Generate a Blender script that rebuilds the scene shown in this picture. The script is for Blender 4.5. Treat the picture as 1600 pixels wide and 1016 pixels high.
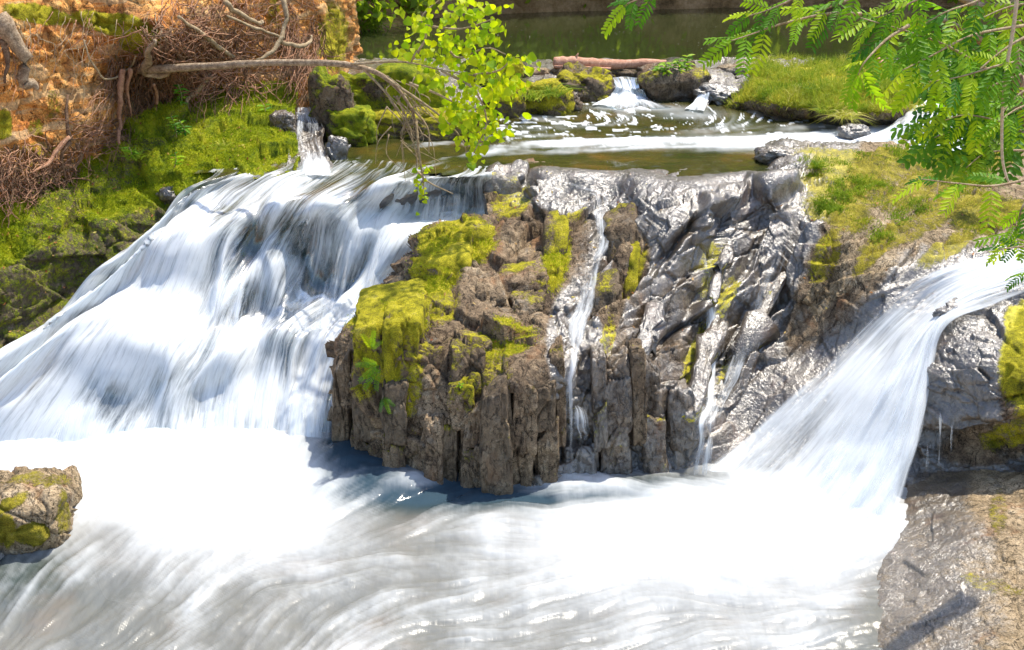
import bpy, math, random
import numpy as np
from mathutils import Vector, Matrix

for _o in list(bpy.data.objects):
    bpy.data.objects.remove(_o, do_unlink=True)
scene = bpy.context.scene
COL = scene.collection

# ------------------------------------------------------------------ camera, sky, sun, exposure
FPX = 1716.0                      # focal length in pixels of a 1600 px wide frame
CAMZ = 5.5
PITCH = math.radians(22.0)
cam_data = bpy.data.cameras.new('camera')
cam_data.sensor_width = 36.0
cam_data.sensor_fit = 'HORIZONTAL'
cam_data.lens = 36.0 * FPX / 1600.0
cam_data.clip_start = 0.05
cam_data.clip_end = 2000.0
camera = bpy.data.objects.new('camera', cam_data)
COL.objects.link(camera)
camera.location = (0, 0, CAMZ)
camera.rotation_euler = (math.radians(90) - PITCH, 0, 0)
scene.camera = camera

SUN_TO = Vector((0.33, 0.27, 0.90)).normalized()      # direction towards the sun
sun_el = math.asin(SUN_TO.z)
sun_az = math.atan2(SUN_TO.x, SUN_TO.y)
world = bpy.data.worlds.new('World')
scene.world = world
world.use_nodes = True
wn = world.node_tree
bg = wn.nodes['Background']
sky = wn.nodes.new('ShaderNodeTexSky')
sky.sky_type = 'NISHITA'
sky.sun_disc = False
sky.sun_elevation = sun_el
sky.sun_rotation = sun_az
sky.air_density = 1.0
sky.dust_density = 1.4
wn.links.new(sky.outputs[0], bg.inputs[0])
bg.inputs[1].default_value = 0.15
sd = bpy.data.lights.new('sun', 'SUN')
sd.energy = 3.3
sd.angle = math.radians(0.9)
sd.color = (1.0, 0.93, 0.80)
sun = bpy.data.objects.new('sun', sd)
COL.objects.link(sun)
sun.rotation_euler = (-SUN_TO).to_track_quat('-Z', 'Y').to_euler()
sun.location = (6, 5, 12)
vs = scene.view_settings
vs.view_transform = 'Standard'
vs.look = 'None'
vs.exposure = 1.06
vs.gamma = 1.0
vs.use_curve_mapping = False
scene.cycles.use_denoising = True
scene.cycles.max_bounces = 5
scene.cycles.diffuse_bounces = 3
scene.cycles.glossy_bounces = 3
scene.cycles.use_adaptive_sampling = True
scene.cycles.adaptive_threshold = 0.02
scene.cycles.transparent_max_bounces = 8
scene.cycles.caustics_reflective = False
scene.cycles.caustics_refractive = False
scene.cycles.sample_clamp_indirect = 6.0

# ------------------------------------------------------------------ numeric helpers
CP, SP = math.cos(PITCH), math.sin(PITCH)
rng = np.random.default_rng(7)
random.seed(7)

def ray(x, y):
    a = (np.asarray(x, float) - 800.0) / FPX
    b = (np.asarray(y, float) - 508.0) / FPX
    return a, CP - b * SP, -SP - b * CP
def D(x, y, Y):                       # point seen at (x, y) at distance Y
    a, dy, dz = ray(x, y); t = np.asarray(Y, float) / dy
    return np.stack([a * t, dy * t, CAMZ + dz * t], -1)
def W(x, y, z):                       # point seen at (x, y) at height z
    a, dy, dz = ray(x, y); t = (np.asarray(z, float) - CAMZ) / dz
    return np.stack([a * t, dy * t, CAMZ + dz * t], -1)
def sstep(a, b, x):
    t = np.clip((x - a) / (b - a), 0, 1); return t * t * (3 - 2 * t)
def hash3(ix, iy, iz, seed):
    h = (ix.astype(np.int64) * 374761393 + iy.astype(np.int64) * 668265263 + iz.astype(np.int64) * 2147483647 + seed * 1274126177) & 0xffffffff
    h = ((h ^ (h >> 13)) * 1274126177) & 0xffffffff
    h = ((h ^ (h >> 16)) * 2246822519) & 0xffffffff
    h = h ^ (h >> 15)
    return (h & 0xffffff) / float(0xffffff)
def vnoise(p, seed=0):
    i = np.floor(p); f = p - i; i = i.astype(np.int64); u = f * f * f * (f * (f * 6 - 15) + 10)
    r = 0
    for dx in (0, 1):
        wx = u[..., 0] if dx else 1 - u[..., 0]
        for dy in (0, 1):
            wy = u[..., 1] if dy else 1 - u[..., 1]
            for dz in (0, 1):
                wz = u[..., 2] if dz else 1 - u[..., 2]
                r = r + wx * wy * wz * hash3(i[..., 0] + dx, i[..., 1] + dy, i[..., 2] + dz, seed)
    return r
def fbm(p, octs=4, seed=0, gain=0.5):
    r = 0; a = 1; tot = 0; q = np.array(p, float)
    for k in range(octs):
        r = r + a * vnoise(q, seed + k * 17); tot += a; a *= gain; q = q * 2.03 + 11.7
    return r / tot                    # 0..1
def facets(p, seed=0, tilt=0.8, crack=0.3, cw=0.10):
    """broken-rock relief: every cell has its own level and tilted face, joints between cells are cut in"""
    i = np.floor(p).astype(np.int64)
    d1 = np.full(p.shape[:-1], 9e9); d2 = d1.copy(); off = np.zeros(p.shape[:-1])
    for dx in (-1, 0, 1):
        for dy in (-1, 0, 1):
            for dz in (-1, 0, 1):
                cx, cy, cz = i[..., 0] + dx, i[..., 1] + dy, i[..., 2] + dz
                c = np.stack([cx + hash3(cx, cy, cz, seed), cy + hash3(cx, cy, cz, seed + 1), cz + hash3(cx, cy, cz, seed + 2)], -1)
                v = p - c; d = np.sum(v * v, -1)
                o = hash3(cx, cy, cz, seed + 3) - 0.5
                g = np.stack([hash3(cx, cy, cz, seed + 4), hash3(cx, cy, cz, seed + 5), hash3(cx, cy, cz, seed + 6)], -1) - 0.5
                val = o + tilt * 2 * np.sum(g * v, -1)
                m = d < d1
                d2 = np.where(m, d1, np.minimum(d2, d)); off = np.where(m, val, off); d1 = np.where(m, d, d1)
    e = np.sqrt(d2) - np.sqrt(d1)
    return off - crack * (1 - sstep(0, cw, e))
def tps(pts, vals, smooth=0.0):
    P = np.asarray(pts, float) / 400.0; n = len(P)
    def U(r2): return np.where(r2 > 1e-12, r2 * np.log(np.maximum(r2, 1e-12)), 0)
    K = U(((P[:, None] - P[None]) ** 2).sum(-1)) + np.eye(n) * smooth
    A = np.zeros((n + 3, n + 3)); A[:n, :n] = K; A[:n, n] = 1; A[:n, n + 1:] = P; A[n, :n] = 1; A[n + 1:, :n] = P.T
    w = np.linalg.solve(A, np.concatenate([np.asarray(vals, float), np.zeros(3)]))
    def f(x, y):
        x = np.asarray(x, float) / 400.0; y = np.asarray(y, float) / 400.0
        r = w[n] + w[n + 1] * x + w[n + 2] * y
        for k in range(n):
            r = r + w[k] * U((x - P[k, 0]) ** 2 + (y - P[k, 1]) ** 2)
        return r
    return f
def inpoly(x, y, poly):
    r = np.zeros(x.shape, bool); n = len(poly)
    for k in range(n):
        x0, y0 = poly[k]; x1, y1 = poly[(k + 1) % n]
        if y0 == y1: continue
        c = ((y0 > y) != (y1 > y)) & (x < (x1 - x0) * (y - y0) / (y1 - y0) + x0)
        r ^= c
    return r
def blobs(x, y, lst):
    r = np.zeros(np.shape(x))
    for (cx, cy, rx, ry, rot, v) in lst:
        c, s = math.cos(math.radians(rot)), math.sin(math.radians(rot))
        u = ((x - cx) * c + (y - cy) * s) / rx; w = (-(x - cx) * s + (y - cy) * c) / ry
        r = np.maximum(r, v * np.clip(1.6 - (u * u + w * w) * 1.1, 0, 1)) if v > 0 else r + v * np.clip(1.5 - (u * u + w * w), 0, 1)
    return r
def grid_normals(Pg):
    du = np.gradient(Pg, axis=1); dv = np.gradient(Pg, axis=0)
    n = np.cross(du, dv); n /= np.linalg.norm(n, axis=-1, keepdims=True) + 1e-12
    return n
def vert_normals(V, F):
    n = np.zeros_like(V)
    fn = np.cross(V[F[:, 1]] - V[F[:, 0]], V[F[:, 2]] - V[F[:, 0]])
    for k in range(F.shape[1]): np.add.at(n, F[:, k], fn)
    return n / (np.linalg.norm(n, axis=-1, keepdims=True) + 1e-12)

# ------------------------------------------------------------------ object helpers
def make_mesh(name, V, F, mat, attrs=None, smooth=True):
    V = np.ascontiguousarray(V, dtype=np.float32); F = np.ascontiguousarray(F, dtype=np.int32)
    me = bpy.data.meshes.new(name)
    k = F.shape[1]
    me.vertices.add(len(V)); me.vertices.foreach_set('co', V.ravel())
    me.loops.add(F.size); me.loops.foreach_set('vertex_index', F.ravel())
    me.polygons.add(len(F)); me.polygons.foreach_set('loop_start', np.arange(0, F.size, k, dtype=np.int32))
    me.polygons.foreach_set('use_smooth', np.full(len(F), smooth))
    for an, av in (attrs or {}).items():
        at = me.attributes.new(an, 'FLOAT', 'POINT')
        at.data.foreach_set('value', np.ascontiguousarray(np.broadcast_to(av, (len(V),)), dtype=np.float32))
    me.update(calc_edges=True)
    me.validate()
    if mat: me.materials.append(mat)
    return me
def link(name, me, parent=None, loc=None):
    o = bpy.data.objects.new(name, me)
    COL.objects.link(o)
    if parent is not None: o.parent = parent
    if loc is not None: o.location = loc
    return o
def obj_np(name, V, F, mat, attrs=None, parent=None, smooth=True, recentre=True):
    """one mesh object; its origin goes to the middle of its base (or stays in the parent's frame)"""
    V = np.asarray(V, float)
    if parent is not None:
        base = np.array(parent.get('_o', (0, 0, 0))); loc = None
        o = link(name, make_mesh(name, V - base, F, mat, attrs, smooth), parent)
    else:
        base = np.array([V[:, 0].mean(), V[:, 1].mean(), V[:, 2].min()]) if recentre else np.zeros(3)
        o = link(name, make_mesh(name, V - base, F, mat, attrs, smooth), None, base)
        ORIG[o.name] = base
    return o
ORIG = {}
def child_np(name, V, F, mat, parent, attrs=None, smooth=True):
    base = ORIG.get(parent.name, np.zeros(3))
    o = link(name, make_mesh(name, np.asarray(V, float) - base, F, mat, attrs, smooth), parent)
    ORIG[o.name] = base
    return o
def empty(name, loc):
    o = bpy.data.objects.new(name, None); COL.objects.link(o); o.location = loc; o.empty_display_size = 0.1
    ORIG[o.name] = np.array(loc, float)
    return o
def tag(o, label=None, cat=None, group=None, kind=None):
    if label: o['label'] = label
    if cat: o['category'] = cat
    if group: o['group'] = group
    if kind: o['kind'] = kind
    return o
def gridF(h, w, keep=None):
    idx = np.arange(h * w).reshape(h, w)
    F = np.stack([idx[:-1, :-1], idx[1:, :-1], idx[1:, 1:], idx[:-1, 1:]], -1)
    return F[keep] if keep is not None else F.reshape(-1, 4)
def compact(V, F, attrs):
    used = np.unique(F); mp = np.full(len(V), -1); mp[used] = np.arange(len(used))
    return V[used], mp[F], {k: (np.broadcast_to(a, (len(V),))[used]) for k, a in attrs.items()}
def tube(path, radii, n=7, seed=0, rough=0.0):
    path = np.asarray(path, float)
    radii = np.broadcast_to(np.asarray(radii, float), (len(path),))
    t0 = path[0] - path[1]; t1 = path[-1] - path[-2]                      # closed, slightly rounded ends
    t0 = t0 / (np.linalg.norm(t0) + 1e-9); t1 = t1 / (np.linalg.norm(t1) + 1e-9)
    path = np.concatenate([[path[0] + t0 * radii[0] * 0.25], path, [path[-1] + t1 * radii[-1] * 0.25]])
    radii = np.concatenate([[radii[0] * 0.02], radii, [radii[-1] * 0.02]]); m = len(path)
    t = np.gradient(path, axis=0); t /= np.linalg.norm(t, axis=1, keepdims=True) + 1e-9
    ref = np.array([0.13, 0.21, 0.97])
    a = np.cross(t, ref); a /= np.linalg.norm(a, axis=1, keepdims=True) + 1e-9
    b = np.cross(t, a)
    ang = np.linspace(0, 2 * np.pi, n, endpoint=False)
    ring = np.cos(ang)[None, :, None] * a[:, None] + np.sin(ang)[None, :, None] * b[:, None]
    rr = radii[:, None, None] * np.ones((m, n, 1))
    if rough:
        q = path[:, None] + ring * 0.05
        rr = rr * (1 + rough * (vnoise(q * 14, seed)[..., None] - 0.5) * 2)
    V = (path[:, None] + ring * rr).reshape(-1, 3)
    idx = np.arange(m * n).reshape(m, n); nx = np.roll(idx, -1, 1)
    F = np.stack([idx[:-1], nx[:-1], nx[1:], idx[1:]], -1).reshape(-1, 4)
    return V, F
def smooth_path(pts, n=24):
    P = np.asarray(pts, float); m = len(P)
    if m == 2: return P[0] + (P[1] - P[0]) * np.linspace(0, 1, n)[:, None]
    Q = np.concatenate([2 * P[:1] - P[1:2], P, 2 * P[-1:] - P[-2:-1]])
    s = np.linspace(0, m - 1 - 1e-6, n); k = s.astype(int); f = (s - k)[:, None]
    p0, p1, p2, p3 = Q[k], Q[k + 1], Q[k + 2], Q[k + 3]
    return 0.5 * (2 * p1 + (p2 - p0) * f + (2 * p0 - 5 * p1 + 4 * p2 - p3) * f * f + (3 * p1 - p0 - 3 * p2 + p3) * f ** 3)
def merge(parts):
    Vs, Fs, o = [], [], 0
    for V, F in parts:
        Vs.append(V); Fs.append(F + o); o += len(V)
    return np.concatenate(Vs), np.concatenate(Fs)
def cube_sphere(n, k):
    s = np.linspace(-1, 1, n); s = np.sign(s) * np.abs(s) ** 0.9
    u, v = np.meshgrid(s, s); one = np.ones_like(u)
    faces = [(u, v, one), (v, u, -one), (one, u, v), (-one, v, u), (v, one, u), (u, -one, v)]
    V = np.concatenate([np.stack(f, -1).reshape(-1, 3) for f in faces])
    F = np.concatenate([gridF(n, n) + i * n * n for i in range(6)])
    key = np.round(V * 1e4).astype(np.int64); _, first, inv = np.unique(key, axis=0, return_index=True, return_inverse=True)
    inv = inv.reshape(-1)
    V = V[first]; F = inv[F]
    nv = (np.abs(V) ** k).sum(-1, keepdims=True) ** (1.0 / k)
    V = V / nv
    # faces must point outwards
    c = V[F].mean(1); fn = np.cross(V[F[:, 1]] - V[F[:, 0]], V[F[:, 2]] - V[F[:, 0]])
    flip = (fn * c).sum(-1) < 0; F[flip] = F[flip][:, ::-1]
    return V, F

# ------------------------------------------------------------------ material helpers
class NT:
    def __init__(s, name):
        s.m = bpy.data.materials.new(name); s.m.use_nodes = True; s.t = s.m.node_tree
        s.t.nodes.clear(); s.out = s.n('ShaderNodeOutputMaterial')
    def n(s, typ, **kw):
        nd = s.t.nodes.new(typ)
        for k, v in kw.items(): setattr(nd, k, v)
        return nd
    def L(s, a, b): s.t.links.new(a, b)
    def put(s, sock, v):
        if hasattr(v, 'is_linked') or isinstance(v, bpy.types.NodeSocket): s.L(v, sock)
        elif isinstance(v, (tuple, list)) and len(v) == 3 and sock.type == 'RGBA': sock.default_value = (*v, 1)
        else: sock.default_value = v
    def pos(s): return s.n('ShaderNodeNewGeometry').outputs['Position']
    def attr(s, name): return s.n('ShaderNodeAttribute', attribute_name=name).outputs['Fac']
    def math(s, op, a, b=0.0, c=0.0, clamp=False):
        nd = s.n('ShaderNodeMath', operation=op, use_clamp=clamp)
        s.put(nd.inputs[0], a); s.put(nd.inputs[1], b); s.put(nd.inputs[2], c); return nd.outputs[0]
    def mapr(s, v, a, b, c=0.0, d=1.0, smooth=True):
        nd = s.n('ShaderNodeMapRange', interpolation_type='SMOOTHSTEP' if smooth else 'LINEAR')
        s.put(nd.inputs[0], v)
        for i, q in enumerate((a, b, c, d)): s.put(nd.inputs[1 + i], q)
        return nd.outputs[0]
    def noise(s, vec, scale, detail=4.0, rough=0.55, dist=0.0):
        nd = s.n('ShaderNodeTexNoise'); s.put(nd.inputs['Vector'], vec)
        nd.inputs['Scale'].default_value = scale; nd.inputs['Detail'].default_value = detail
        nd.inputs['Roughness'].default_value = rough; nd.inputs['Distortion'].default_value = dist
        return nd.outputs['Fac']
    def voro(s, vec, scale, feature='F1', out='Distance', rand=1.0):
        nd = s.n('ShaderNodeTexVoronoi', feature=feature); s.put(nd.inputs['Vector'], vec)
        nd.inputs['Scale'].default_value = scale; nd.inputs['Randomness'].default_value = rand
        return nd.outputs[out]
    def scale(s, vec, sc, rot=None):
        nd = s.n('ShaderNodeMapping'); s.put(nd.inputs[0], vec); nd.inputs['Scale'].default_value = sc
        if rot: nd.inputs['Rotation'].default_value = rot
        return nd.outputs[0]
    def mix(s, f, a, b, blend='MIX'):
        nd = s.n('ShaderNodeMix', data_type='RGBA', blend_type=blend)
        s.put(nd.inputs[0], f); s.put(nd.inputs[6], a); s.put(nd.inputs[7], b); return nd.outputs[2]
    def ramp(s, f, stops):
        nd = s.n('ShaderNodeValToRGB'); s.put(nd.inputs[0], f); cr = nd.color_ramp
        while len(cr.elements) < len(stops): cr.elements.new(0.5)
        for e, (p, c) in zip(cr.elements, stops): e.position = p; e.color = (*c, 1)
        return nd.outputs[0]
    def bump(s, h, strength=0.5, dist=0.02, normal=None):
        nd = s.n('ShaderNodeBump'); s.put(nd.inputs['Height'], h); s.put(nd.inputs['Strength'], strength)
        nd.inputs['Distance'].default_value = dist
        if normal is not None: s.L(normal, nd.inputs['Normal'])
        return nd.outputs[0]
    def bsdf(s, color, rough=0.7, normal=None, spec=0.5, ior=1.45, **kw):
        nd = s.n('ShaderNodeBsdfPrincipled'); s.put(nd.inputs['Base Color'], color); s.put(nd.inputs['Roughness'], rough)
        s.put(nd.inputs['Specular IOR Level'], spec); s.put(nd.inputs['IOR'], ior)
        if normal is not None: s.L(normal, nd.inputs['Normal'])
        for k, v in kw.items(): s.put(nd.inputs[k], v)
        return nd.outputs[0]
    def mixs(s, f, a, b):
        nd = s.n('ShaderNodeMixShader'); s.put(nd.inputs[0], f); s.L(a, nd.inputs[1]); s.L(b, nd.inputs[2]); return nd.outputs[0]
    def done(s, sh): s.L(sh, s.out.inputs['Surface']); return s.m

def rock_material(name, cols, moss_cols, strata=0.0):
    t = NT(name); p = t.pos()
    n1 = t.noise(p, 2.2, 5, 0.6); n2 = t.noise(p, 14.0, 5, 0.65); n3 = t.noise(p, 70.0, 3, 0.6)
    f = t.math('ADD', t.math('MULTIPLY', n1, 0.55), t.math('MULTIPLY', n2, 0.45))
    base = t.ramp(f, [(0.32, cols[0]), (0.46, cols[1]), (0.56, cols[2]), (0.68, cols[3])])
    speck = t.mapr(n3, 0.32, 0.68, 0.68, 1.32)
    ck = t.noise(t.scale(p, (1.0, 1.0, 0.6)), 7.0, 6, 0.62, 0.8)
    ckl = t.mapr(t.math('ABSOLUTE', t.math('SUBTRACT', ck, 0.5)), 0.0, 0.020, 0.22, 1.0)
    speck = t.math('MULTIPLY', speck, ckl)
    mul = t.n('ShaderNodeVectorMath', operation='SCALE'); t.L(base, mul.inputs[0]); t.L(speck, mul.inputs['Scale']); base = mul.outputs[0]
    rust = t.mapr(t.noise(t.scale(p, (1, 1, 0.35)), 3.1, 4, 0.6, 0.5), 0.56, 0.72)
    base = t.mix(t.math('MULTIPLY', rust, 0.55), base, (0.26, 0.12, 0.05))
    grey = t.mapr(t.noise(p, 5.3, 5, 0.7), 0.58, 0.66)
    base = t.mix(t.math('MULTIPLY', grey, 0.35), base, (0.30, 0.27, 0.22))
    if strata:
        lay = t.noise(t.scale(p, (0.5, 0.5, 3.2)), 2.4, 4, 0.6, 0.3)
        base = t.mix(t.math('MULTIPLY', t.mapr(lay, .50, .60), strata), base, (0.62, 0.45, 0.24))
        base = t.mix(t.math('MULTIPLY', t.mapr(lay, .44, .36), strata), base, (0.30, 0.10, 0.03))
    tint = t.attr('tint')
    base = t.mix(t.mapr(tint, .75, 1, 0, .5, False), base, (0.30, 0.17, 0.10))
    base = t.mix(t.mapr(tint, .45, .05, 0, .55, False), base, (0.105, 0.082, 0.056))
    wet = t.attr('wet'); wetn = t.mapr(t.math('ADD', wet, t.math('MULTIPLY', t.math('SUBTRACT', t.math('ADD', t.math('MULTIPLY', n2, 0.5), t.math('MULTIPLY', t.noise(p, 3.4, 4, 0.6), 0.5)), 0.5), 1.5)), 0.3, 0.75)
    dk = t.n('ShaderNodeVectorMath', operation='SCALE'); t.L(base, dk.inputs[0]); t.L(t.mapr(wetn, 0, 1, 1.0, 0.38, False), dk.inputs['Scale'])
    base = dk.outputs[0]
    m_in = t.attr('moss')
    mn = t.math('ADD', m_in, t.math('MULTIPLY', t.math('SUBTRACT', t.noise(p, 9.0, 6, 0.7), 0.5), 1.1))
    mn = t.math('ADD', mn, t.math('MULTIPLY', t.math('SUBTRACT', t.noise(p, 34.0, 4, 0.7), 0.5), 0.9))
    mossf = t.mapr(mn, 0.34, 0.72)
    mc = t.ramp(t.noise(p, 6.0, 5, 0.7), [(0.3, moss_cols[0]), (0.45, moss_cols[1]), (0.58, moss_cols[2]), (0.72, moss_cols[3])])
    mcs = t.n('ShaderNodeVectorMath', operation='SCALE'); t.L(mc, mcs.inputs[0]); t.L(t.mapr(t.noise(p, 120.0, 2, 0.6), 0.3, 0.7, 0.55, 1.4), mcs.inputs['Scale'])
    col = t.mix(mossf, base, mcs.outputs[0])
    r = t.mapr(wetn, 0, 1, 0.82, 0.45, False)
    r = t.math('MAXIMUM', r, t.math('MULTIPLY', mossf, 0.85))
    h = t.math('ADD', t.math('MULTIPLY', n2, 0.5), t.math('MULTIPLY', n3, t.mapr(wetn, 0, 1, 0.35, 0.10, False)))
    h = t.math('ADD', h, t.math('MULTIPLY', ckl, 0.35))
    h = t.math('ADD', h, t.math('MULTIPLY', t.math('MULTIPLY', wetn, t.noise(p, 27.0, 4, 0.6, 0.3)), 0.75))
    h = t.math('ADD', h, t.math('MULTIPLY', t.math('MULTIPLY', mossf, t.noise(p, 150.0, 3, 0.7)), 1.1))
    nb = t.bump(h, t.mapr(wetn, 0, 1, 0.8, 0.45, False), 0.05)
    coat = t.math('MULTIPLY', wetn, t.math('SUBTRACT', 1.0, mossf))
    sh = t.bsdf(col, r, nb, spec=t.mapr(wetn, 0, 1, 0.3, 1.0, False), **{'Coat Weight': coat, 'Coat Roughness': 0.27, 'Coat IOR': 1.78, 'Coat Normal': nb})
    return t.done(sh)

MOSS = [(0.12, 0.115, 0.008), (0.38, 0.345, 0.012), (0.60, 0.52, 0.025), (0.72, 0.61, 0.11)]
MOSS_GREEN = [(0.06, 0.10, 0.004), (0.21, 0.27, 0.006), (0.40, 0.42, 0.010), (0.56, 0.50, 0.04)]
M = {}
M['rock'] = rock_material('river_rock', [(0.045, 0.030, 0.020), (0.135, 0.093, 0.057), (0.25, 0.18, 0.11), (0.40, 0.31, 0.20)], MOSS)
M['ledge'] = rock_material('mossy_ledge_rock', [(0.03, 0.022, 0.016), (0.10, 0.07, 0.045), (0.17, 0.12, 0.07), (0.26, 0.2, 0.12)], MOSS_GREEN)
MOSS_OLIVE = [(0.08, 0.075, 0.010), (0.26, 0.225, 0.014), (0.42, 0.345, 0.03), (0.56, 0.46, 0.10)]
M['slab'] = rock_material('tan_slab_rock', [(0.12, 0.085, 0.05), (0.24, 0.175, 0.10), (0.36, 0.27, 0.165), (0.46, 0.37, 0.25)], MOSS_OLIVE)
M['clay'] = rock_material('orange_clay', [(0.34, 0.095, 0.020), (0.62, 0.25, 0.055), (0.74, 0.38, 0.11), (0.80, 0.55, 0.25)], MOSS, 0.6)

def bark_material(name, c0, c1, c2):
    t = NT(name); p = t.pos()
    f = t.noise(p, 18.0, 6, 0.7); f2 = t.noise(p, 70.0, 4, 0.6)
    col = t.ramp(t.math('ADD', t.math('MULTIPLY', f, 0.65), t.math('MULTIPLY', f2, 0.35)), [(0.33, c0), (0.5, c1), (0.66, c2)])
    return t.done(t.bsdf(col, 0.85, t.bump(t.math('ADD', f, f2), 0.7, 0.012), spec=0.2))
M['bark'] = bark_material('grey_bark', (0.08, 0.055, 0.035), (0.29, 0.21, 0.135), (0.52, 0.42, 0.29))
M['root'] = bark_material('root_bark', (0.14, 0.065, 0.036), (0.37, 0.195, 0.115), (0.55, 0.35, 0.225))
M['darkroot'] = bark_material('dark_root_bark', (0.06, 0.035, 0.022), (0.16, 0.095, 0.055), (0.28, 0.19, 0.12))
M['log'] = bark_material('weathered_log_wood', (0.28, 0.13, 0.08), (0.50, 0.26, 0.17), (0.66, 0.42, 0.30))
M['twig'] = bark_material('twig_bark', (0.16, 0.11, 0.06), (0.33, 0.25, 0.15), (0.52, 0.42, 0.28))

def leaf_material(name, c0, c1, c2, trans=0.45):
    t = NT(name); p = t.pos()
    oi = t.n('ShaderNodeObjectInfo').outputs['Random']
    f = t.math('ADD', t.math('MULTIPLY', oi, 0.7), t.math('MULTIPLY', t.noise(p, 22.0, 3), 0.3))
    col = t.ramp(f, [(0.12, c0), (0.5, c1), (0.88, c2)])
    a = t.bsdf(col, 0.5, t.bump(t.noise(p, 160.0, 2), 0.2, 0.004), spec=0.25)
    tr = t.n('ShaderNodeBsdfTranslucent'); t.L(col, tr.inputs[0])
    br = t.n('ShaderNodeVectorMath', operation='MULTIPLY'); t.L(col, br.inputs[0]); br.inputs[1].default_value = (1.7, 1.6, 0.6)
    t.L(br.outputs[0], tr.inputs[0])
    return t.done(t.mixs(trans, a, tr.outputs[0]))
M['leaf_yellow'] = leaf_material('yellow_green_leaf', (0.14, 0.27, 0.008), (0.28, 0.42, 0.008), (0.48, 0.52, 0.012), 0.5)
M['leaf_green'] = leaf_material('pinnate_leaf', (0.035, 0.15, 0.012), (0.18, 0.37, 0.012), (0.44, 0.57, 0.015), 0.5)
M['leaf_dark'] = leaf_material('deep_green_leaf', (0.03, 0.12, 0.014), (0.09, 0.23, 0.016), (0.26, 0.40, 0.02), 0.45)
M['leaf_far'] = leaf_material('far_foliage', (0.05, 0.11, 0.01), (0.16, 0.27, 0.02), (0.36, 0.42, 0.04), 0.6)

def blade_material(name, stops, trans=0.35):
    t = NT(name); v = t.attr('tone')
    col = t.ramp(v, stops)
    a = t.bsdf(col, 0.6, spec=0.25)
    tr = t.n('ShaderNodeBsdfTranslucent'); t.L(col, tr.inputs[0])
    return t.done(t.mixs(trans, a, tr.outputs[0]))
M['mossblade'] = blade_material('moss_sprigs', [(0.0, (0.15, 0.23, 0.006)), (0.4, (0.36, 0.42, 0.010)), (0.75, (0.54, 0.52, 0.02)), (1.0, (0.65, 0.56, 0.08))])
M['grass'] = blade_material('grass_blades', [(0.0, (0.09, 0.19, 0.012)), (0.4, (0.24, 0.34, 0.02)), (0.75, (0.48, 0.47, 0.05)), (1.0, (0.70, 0.62, 0.24))], 0.4)

def water_material(name, veil=False):
    t = NT(name); p = t.pos()
    foam = t.attr('foam'); olive = t.attr('olive'); su = t.attr('su'); sv = t.attr('sv')
    comb = t.n('ShaderNodeCombineXYZ'); t.L(su, comb.inputs[0]); t.L(sv, comb.inputs[1])
    st = t.noise(t.scale(comb.outputs[0], (1.0, 0.05, 1.0)), 20.0, 5, 0.62)
    st2 = t.noise(t.scale(comb.outputs[0], (1.0, 0.10, 1.0)), 75.0, 3, 0.6)
    amp = t.attr('streak')
    d = t.math('SUBTRACT', t.math('ADD', t.math('MULTIPLY', st, 0.7), t.math('MULTIPLY', st2, 0.3)), 0.5)
    fo = t.math('ADD', foam, t.math('MULTIPLY', d, amp))
    fo = t.mapr(fo, 0.08, 1.2)
    white = t.n('ShaderNodeBsdfDiffuse'); white.inputs[0].default_value = (0.84, 0.875, 0.90, 1)
    tl = t.n('ShaderNodeBsdfTranslucent'); tl.inputs[0].default_value = (0.84, 0.89, 0.93, 1)
    wsh = t.mixs(0.3, white.outputs[0], tl.outputs[0])
    hb = t.math('ADD', t.math('MULTIPLY', st, 0.8), t.math('MULTIPLY', t.noise(p, 9.0, 3, 0.5), 0.6))
    nb = t.bump(hb, 0.22, 0.03)
    tr = t.n('ShaderNodeBsdfTransparent'); tr.inputs[0].default_value = (0.50, 0.70, 0.78, 1)
    gl = t.n('ShaderNodeBsdfGlossy'); gl.inputs['Roughness'].default_value = 0.16; t.L(nb, gl.inputs['Normal'])
    fr = t.n('ShaderNodeFresnel'); fr.inputs[0].default_value = 1.33; t.L(nb, fr.inputs['Normal'])
    thin = t.mixs(t.math('ADD', fr.outputs[0], 0.08, clamp=True), tr.outputs[0], gl.outputs[0])
    milk = t.attr('milk')
    oc = t.ramp(t.noise(p, 1.4, 4, 0.6), [(0.35, (0.020, 0.028, 0.006)), (0.55, (0.050, 0.046, 0.010)), (0.72, (0.11, 0.066, 0.012))])
    oc = t.mix(milk, oc, (0.255, 0.255, 0.258))
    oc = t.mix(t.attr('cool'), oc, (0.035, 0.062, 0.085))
    murky = t.bsdf(oc, t.mapr(milk, 0, 1, .10, .45, False), nb, spec=0.5, ior=1.33)
    clear = t.mixs(olive, thin, murky)
    if veil:
        tr.inputs[0].default_value = (1, 1, 1, 1); clear = tr.outputs[0]
    return t.done(t.mixs(fo, clear, wsh))
M['water'] = water_material('flowing_water')
M['veil'] = water_material('white_water_veil', True)

def pond_material():
    t = NT('still_pond_water'); p = t.pos()
    q = t.scale(p, (1.0, 0.45, 1.0))
    nb = t.bump(t.math('ADD', t.noise(q, 5.0, 3, 0.5), t.math('MULTIPLY', t.noise(q, 22.0, 3, 0.5), 0.25)), 0.06, 0.03)
    sp = t.voro(t.scale(p, (1, 0.6, 1)), 7.0)
    fleck = t.math('MULTIPLY', t.mapr(sp, 0.10, 0.04), t.mapr(t.noise(p, 0.9, 3), 0.45, 0.6))
    a = t.bsdf((0.030, 0.036, 0.012), 0.06, nb, spec=0.6, ior=1.33)
    d = t.n('ShaderNodeBsdfDiffuse'); d.inputs[0].default_value = (0.62, 0.58, 0.5, 1)
    return t.done(t.mixs(t.math('MULTIPLY', fleck, 0.7), a, d.outputs[0]))
M['pond'] = pond_material()

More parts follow.
